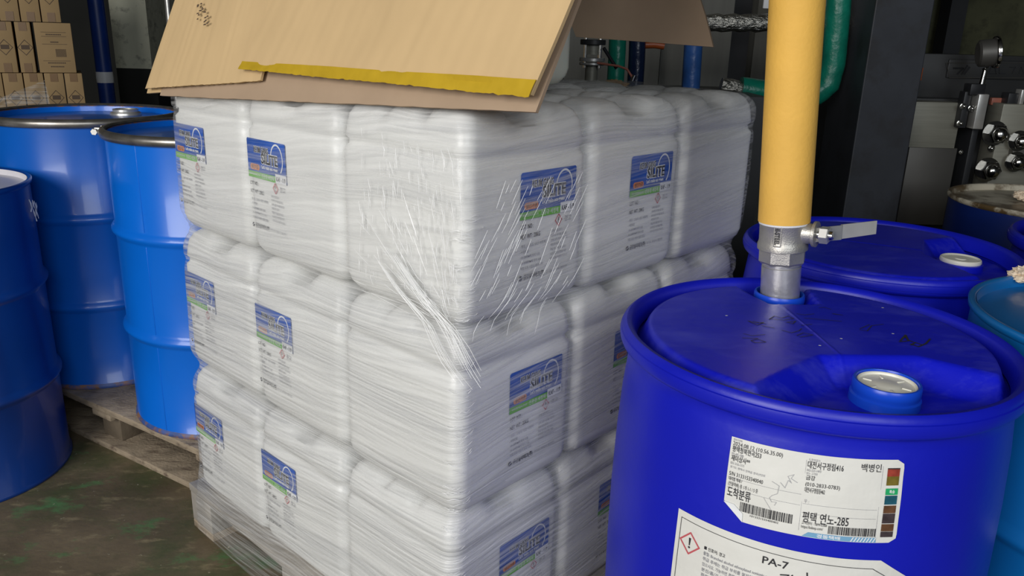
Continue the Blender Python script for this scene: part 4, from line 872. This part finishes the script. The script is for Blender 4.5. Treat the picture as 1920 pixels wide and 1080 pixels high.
for za, zb in ((122, 117), (115, 108), (84, 74)):
    mb = MB(); mb.lathe([(0.0, cz(za)), (0.042, cz(za)), (0.044, cz(za) + 0.002), (0.044, cz(zb) - 0.002), (0.042, cz(zb)), (0.0, cz(zb))], 32, c=(c0.x, 2.9, 0)); mb.build('flange', M_GALV if za > 90 else M_MACH, fv)
for k in range(4):
    an = k * PI / 2 + 0.7; mb = MB(); mb.hexa((c0.x + 0.035 * math.cos(an), 2.9 + 0.035 * math.sin(an), cz(127)), (c0.x + 0.035 * math.cos(an), 2.9 + 0.035 * math.sin(an), cz(70)), 0.006); mb.build('flange_bolt', M_CHROME, fv)
mb = MB(); mb.tube([at(1120, 118, 2.86), at(1160, 124, 2.84), at(1176, 130, 2.83), at(1186, 146, 2.82)], 0.004, 8); mb.build('lever', M_COPPER, fv)
mb = MB(); mb.cyl(at(1185, 152, 2.82), at(1190, 141, 2.82), 0.008, n=14); mb.build('lever_tip', M_CHROME, fv)
mb = MB(); mb.cyl(at(1132, 90, 2.84), at(1156, 128, 2.86), 0.006, n=10); mb.build('tie_rod', M_DARK, fv)
mb = MB(); p0 = at(1209, 84, 3.15); p1 = at(1245, 86, 3.15); mb.tube([p0, p0.lerp(p1, .5) + UP * 0.003, p1], 0.014, 14); tag(mb.build('orange_fitting', M_ORANGE), 'short orange pipe fitting under the far cardboard panel', 'pipe fitting')
rg = at(1150, 152, 2.75); crumple('tan_rag', 'tan rag lying by the foot of the wrapped pipes', (rg.x, 2.75, rg.z - 0.03), 0.045, 3.3, M_TAN, 0.4)['category'] = 'rag'
shell_box('plinth', (0.45, 2.98, (rg.z - 0.035) / 2), (0.75, 0.56, rg.z - 0.035), M_MACH)
fp0 = at(1300, 43, 3.2); fp1 = at(1452, 43, 3.2)
mb = MB(); ft = thing('foil_duct', 'silver foil wrapped horizontal duct left of the yellow tube', 'duct', fp0); mb.tube([fp0.lerp(fp1, k / 14) + UP * 0.003 * math.sin(k * 2.1) for k in range(-3, 27)], [0.032 + 0.0025 * noise.noise(Vector((k * 0.9, 1, 1))) for k in range(30)], 24); mb.build('pipe_run', M_FOIL, ft)
gt = thing('wrapped_pipe', 'thick green film wrapped pipe bending behind the yellow tube', 'pipe', at(1570, 180, 3.0), 'film wrapped pipes')
gp = [at(1576, -60, 3.0), at(1573, 0, 3.0), at(1568, 60, 3.0), at(1562, 120, 3.0), at(1552, 158, 3.0), at(1530, 176, 3.0), at(1500, 180, 3.0), at(1450, 176, 3.0), at(1418, 170, 3.0), at(1388, 166, 3.0)]
gp2 = []
for a, b in zip(gp, gp[1:]): gp2 += [a.lerp(b, k / 4) for k in range(4)]
gp2.append(gp[-1]); mb = MB(); mb.tube(gp2, [0.042 + 0.0022 * noise.noise(Vector((k * 0.8, 4, 2))) for k in range(len(gp2))], 24); mb.build('pipe_run', M_GREENP, gt)
mb = MB(); p0, p1 = at(1390, 166, 3.0), at(1352, 158, 3.0); mb.tube([p0, p0.lerp(p1, .5), p1], [0.024, 0.027, 0.024], 16); mb.build('foil_end', M_FOIL, gt)
# grey wall cladding behind the pipes; a black strip stands in for the unlit gap
def clad(n, px0, px1, y, m, ztop=4.2):
    a, b = at(px0, 100, y).x, at(px1, 100, y).x; return shell_box(f'trim_{n}', ((a + b) / 2, y + 0.05, ztop / 2), (b - a, 0.1, ztop), m)
clad(3, 1060, 1238, 3.75, M_GREYP); clad(4, 1239, 1368, 3.8, M_GREYP); clad(5, 1368, 1412, 3.95, M_DARK); clad(6, 1412, 1600, 3.85, M_GREYP)
hb = thing('hook_board', 'pale grey plate on the wall behind the top of the yellow tube', 'plate', at(1515, 12, 3.5)); mb = MB(); a, b = at(1430, 16, 3.5), at(1604, 16, 3.5); mb.bbox(((a.x + b.x) / 2, 3.5, a.z + 0.07), (b.x - a.x, 0.012, 0.14), 0.003); mb.build('plate', M_LWHITE, hb)
mb = MB(); mb.box(((a.x + b.x) / 2, 3.66, a.z + 0.06), (0.05, 0.32, 0.05)); mb.build('bracket', M_DARK, hb, False)

# ------------------------------------------------------------------ steel column and press
YC = 2.85
c0 = at(1612, 200, YC); c1 = at(1718, 200, YC)
mb = MB(); mb.bbox(((c0.x + c1.x) / 2, YC + 0.15, 2.1), (c1.x - c0.x, 0.30, 4.2), 0.004); struct('trim_7', mb, M_COLUMN)
mb = MB(); k0 = at(1570, 300, 3.15); mb.bbox((k0.x, 3.25, 2.1), (0.12, 0.2, 4.2), 0.004); struct('trim_8', mb, M_DARK)
YP = 3.0
pr_ = thing('press_machine', 'dark press with bolted stainless plates behind the cream topped drum', 'machine', at(1800, 420, YP + 0.2))
def px_box(name, m, x0, y0, x1, y1, Y, dep, bev=0.003, parent=pr_):
    a, b = at(x0, y1, Y), at(x1, y0, Y); mb = MB(); mb.bbox(((a.x + b.x) / 2, Y + dep / 2, (a.z + b.z) / 2), (abs(b.x - a.x), dep, abs(b.z - a.z)), bev); return mb.build(name, m, parent)
base = at(1850, 420, YP + 0.2)
xl = at(1690, 250, YP).x; xr = at(2050, 250, YP).x
mb = MB(); zt_ = at(1800, 186, YP + 0.1).z; mb.bbox(((xl + xr) / 2 - 0.02, YP + 0.35, zt_ / 2), (xr - xl + 0.06, 0.5, zt_), 0.004); mb.build('frame', M_MACH, pr_)
px_box('left_plate', M_STAIN, 1695, 193, 1806, 276, YP, 0.09); px_box('lower_plate', M_STAIND, 1680, 278, 1796, 420, YP + 0.005, 0.09)
rpn = px_box('right_plate', M_STAIN, 1833, 198, 1990, 430, YP - 0.01, 0.10); px_box('guide_bar', M_DARK, 1800, 190, 1834, 420, YP - 0.015, 0.10)
px_box('clamp_block', M_GALV, 1824, 177, 1856, 242, YP - 0.06, 0.05); px_box('clamp_bracket', M_DARK, 1797, 172, 1824, 240, YP - 0.035, 0.04)
px_box('rear_beam', M_MACH, 1690, 108, 2000, 188, YP + 0.18, 0.20); px_box('switch_block', M_DARK, 1888, 175, 1912, 197, YP + 0.02, 0.05); px_box('switch_button', M_GALV, 1911, 168, 1925, 196, YP + 0.01, 0.04)
px_box('red_strip', M_COPPER, 1858, 184, 1890, 197, YP + 0.06, 0.02)
def bolt(px, py, r, Y, name='dome_nut', d=0.03):
    p = at(px, py, Y); mb = MB(); mb.cyl(p, p + Vector((0, -0.004, 0)), r * 1.25, n=24); mb.hexa(p, p + Vector((0.0, -d, 0)), r, dome=r * 0.6); return mb.build(name, M_CHROME, pr_)
bolt(1864, 250, 0.036, YP - 0.01, d=0.04); bolt(1850, 318, 0.036, YP - 0.01, d=0.04); bolt(1858, 278, 0.010, YP - 0.01, 'small_bolt', 0.008)
px_box('side_bracket', M_STAIND, 1893, 252, 1990, 312, YP - 0.035, 0.03); bolt(1909, 264, 0.030, YP - 0.035, d=0.025); bolt(1903, 303, 0.030, YP - 0.035, d=0.025); bolt(1934, 303, 0.030, YP - 0.035, d=0.025)
for x, y in ((1805, 199), (1820, 203), (1799, 231)): bolt(x, y, 0.009, YP - 0.04, 'small_bolt', 0.012)
bolt(1801, 285, 0.006, YP, 'small_bolt', 0.006)
px_box('orange_catch', M_ORANGE, 1724, 127, 1732, 151, YP + 0.165, 0.02, 0.002)
# name plate with embossed marks
npx = px_box('name_plate', M_MACH, 1774, 117, 1990, 146, YP + 0.172, 0.012, 0.004)
lt = MB(); fy = YP + 0.170
def plate_fn(x, y, z): q = at(x, y, fy - z); return q
for pts in ([(1788, 128), (1806, 128)], [(1806, 128), (1795, 139)], [(1803, 139), (1814, 123)], [(1808, 139), (1818, 126)]): stroke(lt, pts, 3.2, plate_fn, 0, 0)
for pts in ([(1854, 138), (1858, 126), (1866, 126), (1868, 138), (1856, 138)], [(1874, 126), (1874, 138), (1886, 138)], [(1893, 126), (1904, 126), (1898, 138)], [(1911, 138), (1915, 126), (1920, 138)]): stroke(lt, pts, 1.4, plate_fn, 0, 0)
lt.build('raised_lettering', M_DARK, npx, False)
stk = [at(1775, 118, fy), at(1992, 118, fy), at(1992, 146, fy), at(1780, 146, fy), at(1775, 118, fy)]; mb = MB(); mb.tube(stk, 0.0013, 6); mb.build('plate_border', M_STAIND, npx)
# pressure gauge on its stem
gc = at(1853, 99, YP - 0.03); gd = Vector((0.93, -0.25, 0.12)).normalized()
mb = MB(); mb.lathe([(0.0, -0.034), (0.038, -0.034), (0.046, -0.028), (0.047, -0.010), (0.047, 0.018), (0.052, 0.020), (0.052, 0.030), (0.047, 0.033)], 40, c=gc, axis=gd); gg = mb.build('gauge_case', M_STAIND, pr_)
mb = MB(); mb.lathe([(0.0535, 0.018), (0.0555, 0.021), (0.0555, 0.030), (0.050, 0.034), (0.047, 0.033)], 40, c=gc, axis=gd); mb.build('gauge_bezel', M_CHROME, gg); mb = MB(); mb.lathe([(0.047, 0.031), (0.0, 0.031)], 40, c=gc, axis=gd); mb.build('gauge_face', M_LWHITE, gg)
mb = MB(); mb.cyl(at(1848, 128, YP - 0.035), at(1840, 160, YP - 0.035), 0.009, 0.010, 16); mb.hexa(at(1849, 132, YP - 0.035), at(1848, 127, YP - 0.035), 0.012); mb.hexa(at(1842, 178, YP - 0.035), at(1845, 158, YP - 0.035), 0.011); mb.build('gauge_stem', M_CHROME, pr_)
px_box('gauge_base', M_DARK, 1818, 158, 1850, 178, YP - 0.05, 0.05)
# olive wall with a dark post behind the press
a, b = at(1740, 50, 4.0).x, 4.9
shell_box('trim_9', ((a + b) / 2, 4.05, 2.1), (b - a, 0.1, 4.2), M_OLIVE)
px = at(1792, 50, 3.85).x; shell_box('trim_10', (px, 3.90, 2.1), (0.075, 0.1, 4.2), M_DARK)

for o in bpy.data.objects:
    if '_o' in o: del o['_o']
